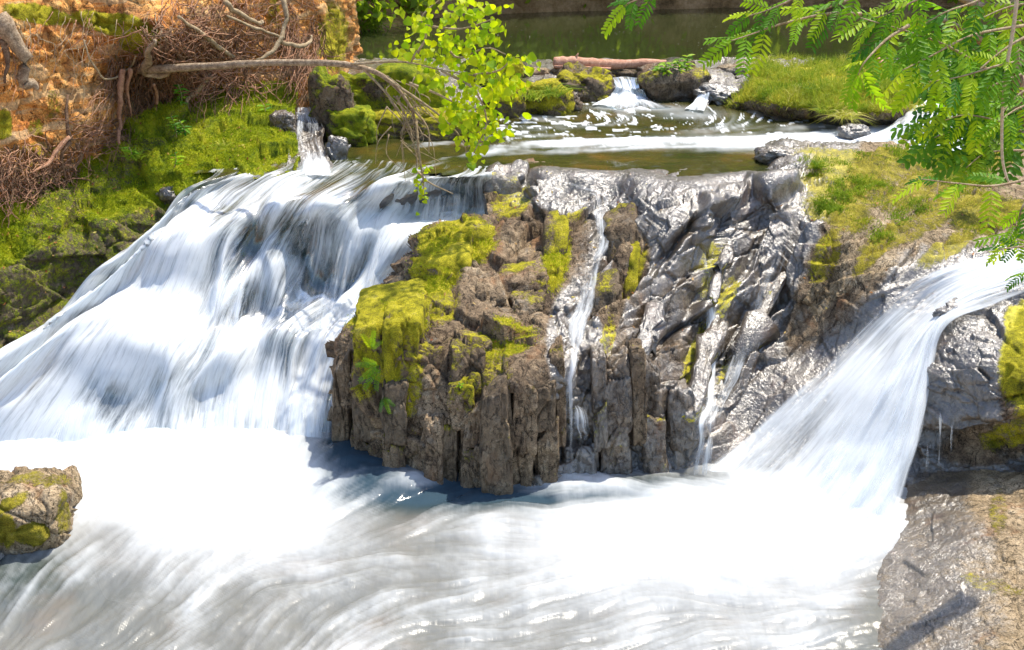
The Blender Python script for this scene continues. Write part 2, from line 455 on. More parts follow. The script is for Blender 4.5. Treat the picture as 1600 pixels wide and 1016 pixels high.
def earth_material():
    t = NT('bank_earth'); p = t.pos()
    f = t.math('ADD', t.math('MULTIPLY', t.noise(p, 0.9, 5, 0.65), 0.6), t.math('MULTIPLY', t.noise(p, 9.0, 5, 0.7), 0.4))
    col = t.ramp(f, [(0.33, (0.10, 0.055, 0.025)), (0.46, (0.32, 0.18, 0.085)), (0.58, (0.50, 0.30, 0.16)), (0.70, (0.17, 0.20, 0.04))])
    return t.done(t.bsdf(col, 0.9, t.bump(t.noise(p, 20.0, 5, 0.7), 0.8, 0.06), spec=0.15))
M['earth'] = earth_material()

# ================================================================== THE SETTING
UP = 2.2          # level of the upper pool
FARL = 2.45       # level of the pond behind it

# ---- the ground sheet: low in front, high behind the falls, out to the horizon
def build_ground():
    xs = np.concatenate([np.linspace(-400, -24, 16), np.linspace(-20, 20, 60), np.linspace(24, 400, 16)])
    ys = np.concatenate([np.linspace(-200, 0, 8), np.linspace(1, 34, 80), np.linspace(40, 600, 24)])
    X, Y = np.meshgrid(xs, ys)
    Z = -0.9 + 2.5 * sstep(12.9, 15.0, Y) + 3.2 * sstep(31.5, 36, Y) + 3.0 * sstep(36, 120, Y)
    Z = Z + 4.4 * sstep(7.5, 12.5, -X) * sstep(3, 15, Y) + 0.3 * (fbm(np.stack([X * .3, Y * .3, 0 * X], -1), 3, 5) - .5)
    V = np.stack([X, Y, Z], -1).reshape(-1, 3)
    o = obj_np('ground', V, gridF(len(ys), len(xs))[:, ::-1], M['earth'], recentre=False)
    tag(o, kind='structure')
build_ground()

def lic(shape, flow, length, seed, sub=1.0, scales=((1, 1.0),)):
    h, w = shape; r = np.random.default_rng(seed); img = np.zeros(shape)
    for s, a in scales:
        n = r.random((h // s + 3, w // s + 3))
        yy, xx = np.meshgrid(np.arange(h) / s, np.arange(w) / s, indexing='ij')
        img += a * bil(n, yy, xx)
    fx, fy = flow
    acc = img.copy(); cnt = 1.0
    for sgn in (1, -1):
        py, px = np.meshgrid(np.arange(h, dtype=float), np.arange(w, dtype=float), indexing='ij')
        for k in range(length):
            vx = bil(fx, py, px); vy = bil(fy, py, px)
            px = np.clip(px + sgn * sub * vx, 0, w - 1.01); py = np.clip(py + sgn * sub * vy, 0, h - 1.01)
            acc += bil(img, py, px); cnt += 1
    acc /= cnt
    acc = (acc - acc.mean()) / acc.std()
    return acc                       # zero mean, unit spread
def bil(a, y, x):
    h, w = a.shape
    x0 = np.clip(x.astype(int), 0, w - 2); y0 = np.clip(y.astype(int), 0, h - 2); fx = x - x0; fy = y - y0
    return (a[y0, x0] * (1 - fx) + a[y0, x0 + 1] * fx) * (1 - fy) + (a[y0 + 1, x0] * (1 - fx) + a[y0 + 1, x0 + 1] * fx) * fy

# ---- lower plunge pool
def build_lower_pool():
    st = 2.5
    xs = np.arange(-220, 1821, st); ys = np.arange(640, 1121, st)
    X, Y = np.meshgrid(xs, ys)
    gx = -np.ones_like(X)
    gy = 0.06 + 0.62 * sstep(800, 250, X) + 0.35 * sstep(840, 1016, Y) * sstep(1300, 600, X) - 0.25 * sstep(700, 1100, X) * sstep(860, 760, Y)
    gy = gy + 1.5 * (fbm(np.stack([X / 150, Y / 90, 0 * X], -1), 3, 3) - .5)
    l = np.hypot(gx, gy); gx, gy = gx / l, gy / l
    a = lic(X.shape, (gx, gy), 16, 1, 1.0, ((1, 1.0), (3, 0.8)))
    b = lic(X.shape, (gx, gy), 30, 2, 1.0, ((6, 1.0), (14, 0.9)))
    c = lic(X.shape, (gx, gy), 8, 5, 1.0, ((12, 1.0), (26, 1.2)))
    e = lambda cx, cy, rx, ry: np.exp(-(((X - cx) / rx) ** 2 + ((Y - cy) / ry) ** 2))
    F = 0.37 + 0.95 * e(250, 742, 300, 75) + 0.40 * e(400, 790, 150, 80) + 1.0 * e(1150, 815, 240, 62) + 0.35 * e(960, 840, 200, 50)
    F += 0.35 * e(40, 715, 160, 30) + 0.45 * e(1330, 850, 90, 60) + 0.24 * e(1080, 930, 300, 80) + 0.14 * e(150, 870, 200, 40)
    F += 0.40 * e(640, 755, 45, 16) + 0.25 * e(900, 748, 60, 14) - 0.8 * e(575, 722, 85, 50) - 0.5 * e(800, 778, 260, 14) - 0.5 * e(1010, 752, 90, 12)
    F += -0.40 * e(1390, 960, 70, 100) - 0.10 * e(650, 800, 90, 25) - 0.14 * e(40, 960, 160, 40) - 0.30 * e(20, 885, 80, 26) - 0.08 * e(430, 945, 220, 45) - 0.06 * e(250, 1000, 150, 40)
    calm = np.clip(1.12 - F, 0.14, 0.75) * .85
    foam = F + calm * (0.15 * a + 0.15 * b + 0.20 * c + .3 * (fbm(np.stack([X / 9, Y / 6, 0 * X], -1), 3, 19) - .5))
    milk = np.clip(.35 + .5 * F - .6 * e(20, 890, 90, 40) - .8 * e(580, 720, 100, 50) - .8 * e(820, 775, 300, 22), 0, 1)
    hump = 0.20 * e(300, 715, 330, 40) + 0.16 * e(1180, 790, 210, 40) + 0.1 * e(1340, 850, 80, 40) + 0.07 * e(640, 758, 45, 16)
    Z = hump + 0.012 * b + 0.006 * a + 0.03 * (fbm(np.stack([X / 60, Y / 30, 0 * X], -1), 3, 9) - .5)
    P = W(X, Y, 0 * X); P[..., 2] = Z
    F4 = gridF(*X.shape)
    o = obj_np('plunge_pool_water', P.reshape(-1, 3), F4, M['water'],
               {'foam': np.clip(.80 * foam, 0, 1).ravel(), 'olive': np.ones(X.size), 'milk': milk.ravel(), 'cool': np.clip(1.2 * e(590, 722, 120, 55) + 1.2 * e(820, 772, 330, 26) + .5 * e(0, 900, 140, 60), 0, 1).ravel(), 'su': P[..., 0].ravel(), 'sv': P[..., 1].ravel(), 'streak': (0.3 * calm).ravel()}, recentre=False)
    tag(o, kind='structure')
build_lower_pool()

# ---- upper pool
def build_upper_pool():
    st = 2.0
    xs = np.arange(300, 1821, st); ys = np.arange(140, 312, st)
    X, Y = np.meshgrid(xs, ys)
    gx = -np.ones_like(X); gy = 0.04 + 0.55 * sstep(780, 520, X) * sstep(215, 250, Y) + 0.10 * sstep(700, 560, X)
    # the swirl below the small chute
    sw = np.exp(-(((X - 1040) / 150) ** 2 + ((Y - 178) / 26) ** 2))
    gx2, gy2 = (Y - 188) * 6.0, -(X - 900) * 0.16
    l2 = np.hypot(gx2, gy2) + 1e-6
    gx = gx * (1 - sw) - sw * gx2 / l2 * 1.0; gy = gy * (1 - sw) - sw * gy2 / l2
    gy = gy + 0.12 * (fbm(np.stack([X / 120, Y / 40, 0 * X], -1), 2, 4) - .5)
    l = np.hypot(gx, gy) + 1e-6; gx, gy = gx / l, gy / l
    a = lic(X.shape, (gx, gy), 4, 11, 1.0, ((1, 1.0), (2, 0.5)))
    b = lic(X.shape, (gx, gy), 40, 12, 1.0, ((2, 1.0), (5, 1.0)))
    e = lambda cx, cy, rx, ry: np.exp(-(((X - cx) / rx) ** 2 + ((Y - cy) / ry) ** 2))
    band = np.exp(-((Y - (222 + 0.012 * (1000 - X))) / 11.0) ** 2) * sstep(620, 1000, X)
    band2 = np.exp(-((Y - 226) / 20.0) ** 2) * sstep(480, 700, X) * 0.35
    F = 0.04 + 1.05 * band * (.65 + .3 * np.clip(b, -1.5, 1.5)) + .5 * band2 + 0.55 * e(1000, 168, 90, 6) + 0.5 * e(1080, 180, 60, 8) + 0.85 * e(1280, 202, 170, 11) * (.7 + .3 * b) + 1.0 * e(1430, 198, 90, 22) + .5 * e(1300, 216, 190, 14) + 0.5 * e(840, 200, 170, 9) * 0
    F += 0.35 * e(985, 160, 40, 8) + 0.3 * e(700, 200, 130, 8)
    # floating foam flecks
    fl = np.clip(a - .75, 0, 1) * 2.4 * np.clip(1.2 * e(900, 188, 200, 26) + 0.8 * e(1130, 195, 120, 18), 0, 1)
    st2 = np.clip(b - 0.25, -0.6, 1.5) * (0.30 * sstep(1100, 600, X) + 0.14) * sstep(168, 190, Y) * (1 - 0.8 * sstep(244, 256, Y) * sstep(640, 760, X))
    dark = sstep(240, 250, Y) * sstep(640, 760, X) * 0.25
    foam = np.clip(F + fl + 1.0 * st2 - dark, 0, 1)
    Z = UP + 0.006 * b + 0.004 * a
    P = W(X, Y, UP + 0 * X); P[..., 2] = Z
    lip = [(300, 272), (420, 262), (520, 262), (600, 268), (690, 273), (770, 274), (800, 268), (840, 270), (900, 277), (1000, 284), (1060, 294), (1110, 288), (1160, 285), (1190, 281), (1212, 270), (1226, 258), (1280, 246), (1300, 236), (1820, 236), (1820, 140), (300, 140)]
    q = (slice(0, -1), slice(0, -1))
    keep = inpoly(X[q] + st / 2, Y[q] + st / 2, lip)
    V, F4, at = compact(P.reshape(-1, 3), gridF(*X.shape, keep), {'foam': foam.ravel(), 'olive': np.ones(X.size), 'su': P[..., 1].ravel(), 'sv': P[..., 0].ravel(), 'streak': np.full(X.size, 0.10)})
    tag(obj_np('upper_pool_water', V, F4, M['water'], at, recentre=False), kind='structure')
build_upper_pool()

# ---- still pond behind
def build_pond():
    Vb = np.array([(-14, 18.6, FARL), (16, 18.6, FARL), (26, 34, FARL), (-14, 34, FARL)])
    xs = np.linspace(0, 1, 30); U, T = np.meshgrid(xs, xs)
    P = (Vb[0] * (1 - U)[..., None] + Vb[1] * U[..., None]) * (1 - T)[..., None] + (Vb[3] * (1 - U)[..., None] + Vb[2] * U[..., None]) * T[..., None]
    tag(obj_np('pond_water', P.reshape(-1, 3), gridF(30, 30)[:, ::-1], M['pond'], recentre=False), kind='structure')
build_pond()

# ---- far bank, seen at the top edge and mirrored in the pond
def build_far_bank():
    n, m = 160, 60
    # shoreline picks on the pond level
    sh = [(380, 62), (520, 52), (600, 40), (680, 27), (820, 19), (1000, 14), (1300, 10), (1700, 8), (2100, 8)]
    S = smooth_path([W(x, y, FARL) for x, y in sh], n)
    t = np.linspace(0, 1, m)
    P = np.zeros((m, n, 3))
    for k, tt in enumerate(t):
        P[k] = S + np.array([0, 1, 0]) * (3.0 * tt ** 1.1 - 0.3) + np.array([0, 0, 1]) * (-0.3 + 11.0 * tt)
    nn = grid_normals(P)
    q = P.reshape(-1, 3)
    d = (0.9 * (fbm(q * 0.55, 4, 31) - .5) + 0.35 * (fbm(q * 2.5, 4, 37) - .5)).reshape(m, n)
    P = P + nn * d[..., None]
    o = obj_np('far_bank', P.reshape(-1, 3), gridF(m, n)[:, ::-1], M['earth'], recentre=False)
    tag(o, kind='structure')
    return P
FARP = build_far_bank()

# ================================================================== ROCK
def relief(fY, box, step, poly, disp, lift=0.0):
    x0, x1, y0, y1 = box
    X, Y = np.meshgrid(np.arange(x0, x1 + .1, step), np.arange(y0, y1 + .1, step))
    P = D(X, Y, fY(X, Y))
    N = grid_normals(P)
    N *= np.sign(((np.array([0, 0, CAMZ]) - P) * N).sum(-1))[..., None]
    d = disp(P, N, X, Y) + lift
    P2 = P + N * d[..., None]
    N2 = grid_normals(P2); N2 *= np.sign((N2 * N).sum(-1))[..., None]
    q = (slice(0, -1), slice(0, -1))
    keep = inpoly(X[q] + step / 2, Y[q] + step / 2, poly) if poly is not None else np.ones(X[q].shape, bool)
    return X, Y, P2, N2, keep, d
BEDROT = None
def rockdisp(P, amp=1.0, seed=0, big=1.6, mid=5.0, small=15.0, stretch=(1, 1, 1), rot=0.0, wp=0.12, ck=0.35):
    c, s = math.cos(rot), math.sin(rot)
    Q = np.stack([P[..., 0] * c - P[..., 1] * s, P[..., 0] * s + P[..., 1] * c, P[..., 2]], -1)
    w = np.stack([fbm(Q * 2.0, 2, seed + 60) - .5, fbm(Q * 2.0 + 9, 2, seed + 61) - .5, fbm(Q * 2 + 17, 2, seed + 62) - .5], -1) * wp
    Q = (Q + w) * np.array(stretch)
    d = 0.17 * facets(Q * big, seed, 0.8, 0.12, 0.07) + 0.050 * facets(Q * mid, seed + 20, 1.0, ck, 0.08) + 0.009 * facets(Q * small, seed + 40, 0.9, 0.35, 0.12)
    return amp * (d + 0.018 * (fbm(P * 9, 4, seed + 50) - .5))

CTRL = [
 # foot of the cliff
 (500, 700, 10.5), (520, 700, 10.3), (560, 730, 10.0), (600, 750, 9.75), (660, 765, 9.5), (760, 775, 9.35), (870, 755, 9.55), (930, 755, 9.6), (1000, 755, 9.65), (1080, 745, 9.75),
 (560, 800, 9.7), (760, 820, 9.1), (1000, 810, 9.35), (640, 660, 9.85), (760, 680, 9.5), (860, 660, 9.75), (960, 660, 9.8), (1040, 680, 9.85),
 # brow of the cliff
 (530, 560, 10.35), (555, 520, 10.3), (620, 520, 10.2), (660, 545, 10.0), (740, 600, 9.6), (800, 600, 9.55), (860, 570, 9.8), (900, 570, 10.0), (950, 565, 9.9), (1000, 575, 9.95), (1050, 600, 10.1), (1090, 650, 10.0), (1090, 700, 9.85),
 # top
 (590, 480, 10.9), (610, 440, 11.5), (640, 470, 10.7), (650, 430, 11.1), (655, 385, 11.7), (700, 360, 11.95), (760, 350, 12.1), (720, 430, 11.1), (780, 470, 10.75), (800, 530, 10.15), (850, 480, 10.6), (850, 400, 11.4), (840, 345, 12.1),
 (900, 520, 10.35), (920, 450, 11.0), (940, 380, 11.75), (980, 330, 12.2), (900, 300, 12.55), (800, 300, 12.85), (850, 268, 13.2), (760, 280, 13.3), (700, 330, 12.9), (600, 380, 12.9),
 (1000, 450, 11.1), (1000, 520, 10.5), (1060, 520, 10.7), (1100, 450, 11.3), (1100, 600, 10.45), (1150, 400, 11.8), (1150, 550, 10.85), (1150, 650, 10.3), (1200, 340, 12.2), (1240, 300, 12.5), (1240, 450, 11.3), (1250, 560, 10.75),
 (1000, 275, 12.97), (1100, 284, 12.72), (1200, 293, 12.45), (900, 268, 13.15), (1000, 250, 14.2), (1100, 255, 14.1), (1190, 268, 13.6), (880, 248, 14.3), (780, 255, 14.0),
 # right slab
 (1225, 268, 13.05), (1215, 250, 13.6), (1300, 238, 14.0), (1400, 230, 14.35), (1550, 233, 14.3), (1700, 238, 14.2), (1280, 330, 12.0), (1400, 320, 12.25), (1550, 310, 12.4), (1700, 310, 12.4),
 (1270, 420, 11.3), (1330, 430, 11.0), (1400, 420, 10.95), (1500, 400, 11.05), (1600, 375, 11.2), (1700, 370, 11.3), (1250, 225, 14.6), (1450, 212, 15.3), (1700, 215, 15.2),
 # bed of the right chute
 (1330, 520, 10.70), (1240, 600, 10.42), (1400, 500, 10.52), (1450, 470, 10.65), (1600, 425, 10.75), (1150, 680, 10.12), (1330, 600, 10.25), (1250, 690, 9.9), (1400, 650, 9.9), (1340, 730, 9.5), (1290, 810, 9.1), (1190, 770, 9.5), (1440, 600, 9.9), (1430, 720, 9.5), (1400, 840, 8.9), (1700, 440, 10.8), (1600, 560, 10.2), (1600, 750, 9.8),
]
fBED = tps([c[:2] for c in CTRL], [c[2] for c in CTRL], 1e-4)
def bed(x, y, lift=0.0):
    p = D(x, y, fBED(x, y))
    return p + np.array([0, -0.6, 0.8]) * lift
BEDX = {}
def build_bedrock():
    box, st = (500, 1720, 222, 830), 2.0
    def disp(P, N, X, Y):
        a = rockdisp(P, 1.0, 3, 1.5, 4.5, 13.0, (1.8, 0.5, 1.0), rot=math.radians(41), wp=0.06, ck=0.7)
        a2 = 0.16 * facets(P * 1.5 * np.array([1, 1, 1.3]), 5, .9, .12, .06) + .062 * facets(P * 3.6, 27, 1.0, .5, .07) + .012 * facets(P * 11, 47, .9, .35, .1) + .008 * (fbm(P * 9, 3, 57) - .5)
        wl = sstep(930, 850, X - .2 * (Y - 450))
        a = a * (1 - wl) + a2 * wl
        flat = sstep(1230, 1300, X) * sstep(470, 420, Y)
        chute = blobs(X, Y, [(1300, 600, 260, 110, -40, 1.0), (1330, 720, 130, 120, -20, 1), (1500, 450, 160, 50, -10, 1)])
        shore = sstep(300, 262, Y) * sstep(1240, 1200, X)
        # long bedding steps that run down to the left on the wet slope
        s = (P[..., 0] * 0.75 - P[..., 1] * 0.66) * 1.9 + 0.9 * (fbm(P * 1.3, 3, 77) - .5)
        saw = (s - np.floor(s)); saw = np.where(saw < 0.12, saw / 0.12, (1 - saw) / 0.88)
        ter = 0.24 * (saw - 0.5) * sstep(860, 1000, X) * sstep(1330, 1270, X) * sstep(690, 600, Y) * sstep(290, 340, Y)
        a = a * (1 - 0.55 * flat) * (1 - 0.75 * np.clip(chute, 0, 1)) * (1 - 0.6 * shore)
        rim = np.exp(-((Y - np.interp(X, [800, 900, 1000, 1060, 1120, 1200, 1240], [272, 279, 285, 295, 292, 293, 285])) / 13.0) ** 2) * sstep(800, 850, X) * sstep(1260, 1235, X)
        sb = (P[..., 1] * .8 - P[..., 0] * .25 + P[..., 2] * 1.5) * 2.6 + 1.2 * (fbm(P * 1.1, 3, 79) - .5); sb = sb - np.floor(sb); sb = np.where(sb < .85, sb / .85, (1 - sb) / .15)
        a = a + flat * .07 * (sb - .5)
        a = a * (1 - .9 * np.clip(1.3 * rim, 0, 1))
        return a * (1 - .12 * sstep(1000, 1060, X) * sstep(700, 640, Y)) + ter * (1 - np.clip(chute, 0, 1)) + (.10 + .09 * sstep(1090, 1170, X)) * rim
    X, Y, P, N, keep, d = relief(fBED, box, st, None, disp)
    BEDX['P'] = P; BEDX['x0'], BEDX['y0'], BEDX['st'] = 500, 222, st; BEDX['N'] = N
    moss = blobs(X, Y, [(715, 385, 62, 30, -8, 1), (680, 430, 40, 34, -25, .95), (610, 505, 62, 34, -12, 1), (585, 560, 36, 55, 0, .85), (640, 600, 22, 60, 10, .8), (690, 475, 30, 28, 0, .7),
                        (870, 400, 22, 55, 8, .95), (790, 540, 50, 28, -10, .7), (760, 590, 40, 30, 0, .62), (830, 460, 22, 28, 0, .7), (990, 430, 12, 50, 20, .8), (950, 530, 12, 40, 10, .6),
                        (1110, 420, 16, 55, 20, .75), (1130, 470, 12, 60, 25, .7), (1085, 560, 12, 80, 20, .75), (1170, 520, 10, 90, 30, .7), (800, 310, 36, 36, 0, .6), (900, 340, 20, 12, 0, .6)])
    moss = np.maximum(moss, blobs(X, Y, [(1400, 290, 150, 46, 3, .66), (1320, 275, 70, 40, 0, .8), (1310, 330, 60, 30, 20, .75), (1420, 355, 90, 22, -25, .6), (1290, 400, 18, 50, 25, .8), (1480, 385, 60, 16, -35, .75),
                        (1370, 385, 16, 60, 40, .75), (1540, 330, 70, 30, 0, .8), (1350, 245, 120, 14, 0, .7), (1500, 250, 100, 20, 0, .7)]))
    front = sstep(0.45, 0.1, N[..., 2]) * sstep(560, 620, Y) * sstep(1100, 1060, X)
    moss = np.clip(moss * (0.5 + 0.6 * np.clip(N[..., 2], 0, 1)) + 0.26 * front, 0, 1)
    wet = sstep(865, 960, X + 0.25 * (Y - 400)) * sstep(1290, 1235, X + 0.42 * (Y - 420)) + blobs(X, Y, [(900, 300, 110, 34, 0, 1), (1010, 285, 200, 26, 0, 1), (895, 600, 45, 150, 0, 1), (1400, 590, 290, 150, -38, 1.2), (1560, 440, 130, 60, 0, .9), (1240, 300, 40, 70, 0, 1), (1225, 268, 40, 14, 0, .9)])
    wet = wet * (1 - .45 * blobs(X, Y, [(1000, 600, 110, 110, 0, 1), (960, 470, 50, 60, 0, .8), (1060, 470, 26, 60, 20, .8)]))
    wet = np.clip(wet - blobs(X, Y, [(1310, 470, 45, 110, 38, .55)]) - 0.9 * blobs(X, Y, [(985, 400, 30, 45, 0, 1), (945, 480, 25, 40, 0, .7)]), 0, 1)
    q = (slice(0, -1), slice(0, -1))
    slab_poly = [(1235, 222), (1255, 300), (1262, 340), (1300, 372), (1275, 420), (1258, 470), (1272, 500), (1300, 470), (1340, 440), (1400, 428), (1470, 412), (1540, 392), (1620, 378), (1720, 372), (1720, 222)]
    ins = inpoly(X[q], Y[q], slab_poly)
    cut = ~inpoly(X[q], Y[q], [(500, 222), (745, 222), (750, 262), (762, 345), (690, 350), (640, 385), (610, 440), (560, 495), (515, 540), (510, 700), (500, 700)])
    at = {'moss': moss.ravel(), 'wet': wet.ravel(), 'tint': .5 * np.ones(X.size)}
    for nm, kp, mat in (('rock_outcrop', ~ins & cut, 'rock'), ('rock_slab', ins, 'slab')):
        V, F, a2 = compact(P.reshape(-1, 3), gridF(*X.shape, kp), at)
        o = obj_np(nm, V, F, M[mat], a2)
        BEDX[nm] = o
    tag(BEDX['rock_outcrop'], 'dark cracked rock outcrop with mossy shoulder between the two waterfalls', 'rock outcrop')
    tag(BEDX['rock_slab'], 'tan mossy rock slab sloping down to the right hand chute', 'rock slab')
build_bedrock()
def on_bed(x, y):                    # finished rock surface at a pick
    i = int(round((y - BEDX['y0']) / BEDX['st'])); j = int(round((x - BEDX['x0']) / BEDX['st']))
    i = min(max(i, 0), BEDX['P'].shape[0] - 1); j = min(max(j, 0), BEDX['P'].shape[1] - 1)
    return BEDX['P'][i, j].copy(), BEDX['N'][i, j].copy()

# ---- separate blocks of the cliff
def finish_rock(V, F, seed, amp, moss, wet, mscale=(1, 1, 1), low=0.0):
    C = V.mean(0); R = V - C; R /= np.linalg.norm(R, axis=1, keepdims=True) + 1e-9
    Q = (V + seed * 3.1) * np.array(mscale)
    size = np.ptp(V, axis=0).min()
    d = 0.42 * size * facets(Q * (1.0 / max(size, .05)) * 0.9, seed, 0.9, 0.10, .06) + 0.17 * size * facets(Q * (2.4 / max(size, .05)), seed + 5, 1.1, .6, .09) + 0.024 * facets(Q * 16, seed + 9, .8, .4, .14)
    V = V + R * (d * amp)[:, None] + R * (0.02 * (fbm(V * 12, 3, seed) - .5))[:, None]
    n = vert_normals(V, F)
    lo = 0.35 + 0.35 * max(0, (moss - .7) / .3)
    m = np.clip(np.clip(fbm(V * 3.2, 3, seed + 70) * 2.4 - (.05 if moss > .85 else .45), 0, 1.15) * moss * (lo + 0.65 * np.clip(n[:, 2], -0.3, 1)), 0, 1)
    return V, {'moss': m, 'wet': np.full(len(V), wet), 'tint': np.full(len(V), ((math.sin(seed * 12.9898) * 43758.5453) % 1.0) * .8)}
def block(name, parent, quad, Yt, Yb, depth, seed, moss=0.3, wet=0.1, k=7, n=11, amp=0.5, mat='rock', back=(0, 0), rise=0.0):
    """a block whose front is seen through four picks; it runs `depth` back"""
    TL, TR, BR, BL = quad
    c = {}
    c[-1, 1, 0] = D(*TL, Yt); c[1, 1, 0] = D(*TR, Yt); c[1, -1, 0] = D(*BR, Yb); c[-1, -1, 0] = D(*BL, Yb)
    off = np.array([back[0], depth, rise])
    V, F = cube_sphere(n, k)
    u = (V[:, 0] + 1) / 2; w = (V[:, 2] + 1) / 2; b = (V[:, 1] + 1) / 2
    front = (c[-1, 1, 0] * (1 - u)[:, None] + c[1, 1, 0] * u[:, None]) * w[:, None] + (c[-1, -1, 0] * (1 - u)[:, None] + c[1, -1, 0] * u[:, None]) * (1 - w)[:, None]
    V = front + off * b[:, None]
    V, at = finish_rock(V, F, seed, amp, moss, wet, (1, 1, 0.28))
    return child_np(name, V, F, M[mat], parent, at)
def build_columns():
    P = BEDX['rock_outcrop']
    cols = [  # TL, TR, BR, BL, Ytop, Ybot, depth, moss, wet
     ((524, 575), (553, 548), (552, 705), (518, 700), 10.15, 10.2, .5, .25, .3),
     ((548, 585), (598, 590), (602, 748), (552, 735), 10.05, 9.95, .5, .4, .25),
     ((550, 512), (600, 508), (598, 612), (552, 600), 10.02, 10.0, .5, .93, .05),
     ((592, 508), (662, 500), (655, 640), (596, 630), 9.92, 9.86, .6, .96, .0),
     ((594, 600), (636, 600), (634, 756), (596, 752), 9.86, 9.72, .4, .45, .1),
     ((630, 590), (662, 575), (660, 760), (632, 758), 9.85, 9.66, .4, .6, .15),
     ((656, 660), (692, 655), (690, 772), (652, 768), 9.62, 9.5, .4, .15, .2),
     ((686, 668), (722, 665), (720, 785), (684, 780), 9.52, 9.42, .35, .6, .1),
     ((722, 655), (756, 630), (760, 785), (714, 782), 9.5, 9.38, .45, .45, .1),
     ((746, 628), (792, 604), (800, 785), (746, 785), 9.42, 9.30, .45, .5, .1),
     ((798, 590), (846, 612), (840, 782), (790, 785), 9.42, 9.33, .45, .35, .1),
     ((832, 610), (872, 600), (872, 772), (834, 778), 9.55, 9.44, .4, .3, .2),
     ((852, 560), (880, 548), (884, 700), (862, 705), 9.72, 9.62, .5, .6, .1),
     ((694, 608), (738, 602), (738, 664), (698, 668), 9.62, 9.56, .3, .85, .05),
     ((640, 540), (700, 545), (698, 620), (655, 625), 10.0, 9.82, .4, .55, .05),
     ((700, 545), (760, 550), (755, 610), (705, 615), 9.85, 9.66, .4, .6, .05),
     ((922, 560), (948, 555), (950, 700), (926, 705), 9.78, 9.68, .4, .2, .6),
     ((940, 590), (982, 560), (992, 760), (940, 762), 9.76, 9.6, .45, .35, .55),
     ((984, 556), (1008, 552), (1010, 690), (988, 700), 9.8, 9.7, .4, .5, .2),
     ((1006, 560), (1040, 590), (1050, 760), (1002, 760), 9.88, 9.66, .45, .25, .5),
     ((1040, 610), (1082, 622), (1084, 752), (1042, 760), 9.95, 9.72, .45, .2, .6),
     ((878, 700), (930, 700), (935, 765), (872, 765), 9.72, 9.6, .3, .1, .8),
    ]
    rr = np.random.default_rng(64)
    for i, (a, b, c, d, yt, yb, dp, mo, we) in enumerate(cols):
        H = d[1] - a[1]
        cuts = [0, 1] if (H < 120 or i % 3 == 0) else [0, rr.uniform(.3, .7), 1]
        g_ = (b[0] - a[0]) * rr.uniform(.02, .07); a = (a[0] + g_, a[1]); d = (d[0] + g_, d[1]); b = (b[0] - g_, b[1]); c = (c[0] - g_, c[1])
        for q in range(len(cuts) - 1):
            f0, f1 = cuts[q], cuts[q + 1]; sh = rr.uniform(-4, 4) if q else 0; ex = 3
            l = lambda f: (a[0] + (d[0] - a[0]) * f + sh, a[1] + (d[1] - a[1]) * f); r2 = lambda f: (b[0] + (c[0] - b[0]) * f + sh, b[1] + (c[1] - b[1]) * f)
            sk0, sk1 = rr.uniform(-14, 14), rr.uniform(-9, 9)
            if q == 0: sh = sk1 * .5
            A, B, C, Dd = l(f0), r2(f0), r2(f1), l(f1)
            if q: A = (A[0], A[1] + sk0); B = (B[0], B[1] - sk0)
            yy = rr.uniform(-.13, .04) - .02 * q
            block('rock_column', P, (A, B, (C[0], C[1] + ex), (Dd[0], Dd[1] + ex)), yt + (yb - yt) * f0 + yy, yt + (yb - yt) * f1 + yy, dp, 100 + i * 13 + q * 5, mo if q == 0 else max(mo * .8, .5), max(we, .22), k=10, n=29, amp=0.5)
    ledges = [
     ((652, 372), (772, 352), (770, 395), (655, 415), 11.75, 11.6, .45, .95, 0, .06),
     ((628, 418), (735, 400), (725, 470), (632, 485), 11.2, 11.0, .5, .9, 0, .05),
     ((552, 486), (664, 468), (660, 512), (554, 520), 10.5, 10.2, .55, .96, 0, .08),
     ((775, 440), (855, 430), (850, 482), (782, 486), 10.95, 10.75, .4, .75, 0, .05),
     ((852, 352), (892, 346), (880, 455), (848, 450), 11.7, 11.2, .3, .8, 0, .05),
     ((945, 362), (1000, 345), (985, 425), (950, 432), 11.7, 11.45, .5, .45, 0, .1),
     ((978, 395), (1004, 388), (996, 470), (972, 478), 11.45, 11.1, .3, .95, 0, .05),
     ((922, 460), (972, 445), (968, 505), (925, 515), 10.9, 10.7, .4, .45, .1, .1),
     ((758, 275), (826, 268), (822, 345), (762, 350), 12.9, 12.75, .5, .5, .7, .02),
     ((742, 455), (760, 455), (762, 492), (745, 496), 10.72, 10.65, .25, .2, .2, .03),
     ((765, 466), (792, 464), (790, 486), (768, 488), 10.66, 10.62, .2, .1, .3, .03),
     ((756, 480), (774, 478), (774, 496), (757, 497), 10.58, 10.54, .15, .05, .4, .03),
     ((795, 475), (850, 470), (846, 500), (800, 500), 10.6, 10.5, .3, .5, .0, .04),
     ((670, 545), (735, 535), (730, 575), (680, 580), 10.05, 9.9, .35, .5, .0, .05),
    ]
    for i, (a, b, c, d, yt, yb, dp, mo, we, rs) in enumerate(ledges):
        block('rock_ledge', P, (a, b, c, d), yt, yb, dp, 500 + i * 17, mo, we, k=5, n=13, amp=0.45, rise=rs)
    # long mossy ridges on the wet slope
    ridges = [((1138, 378), (1096, 480), .07, .8), ((1122, 500), (1068, 648), .09, .8), ((1222, 415), (1135, 600), .06, .75), ((1025, 470), (1000, 560), .09, .55)]
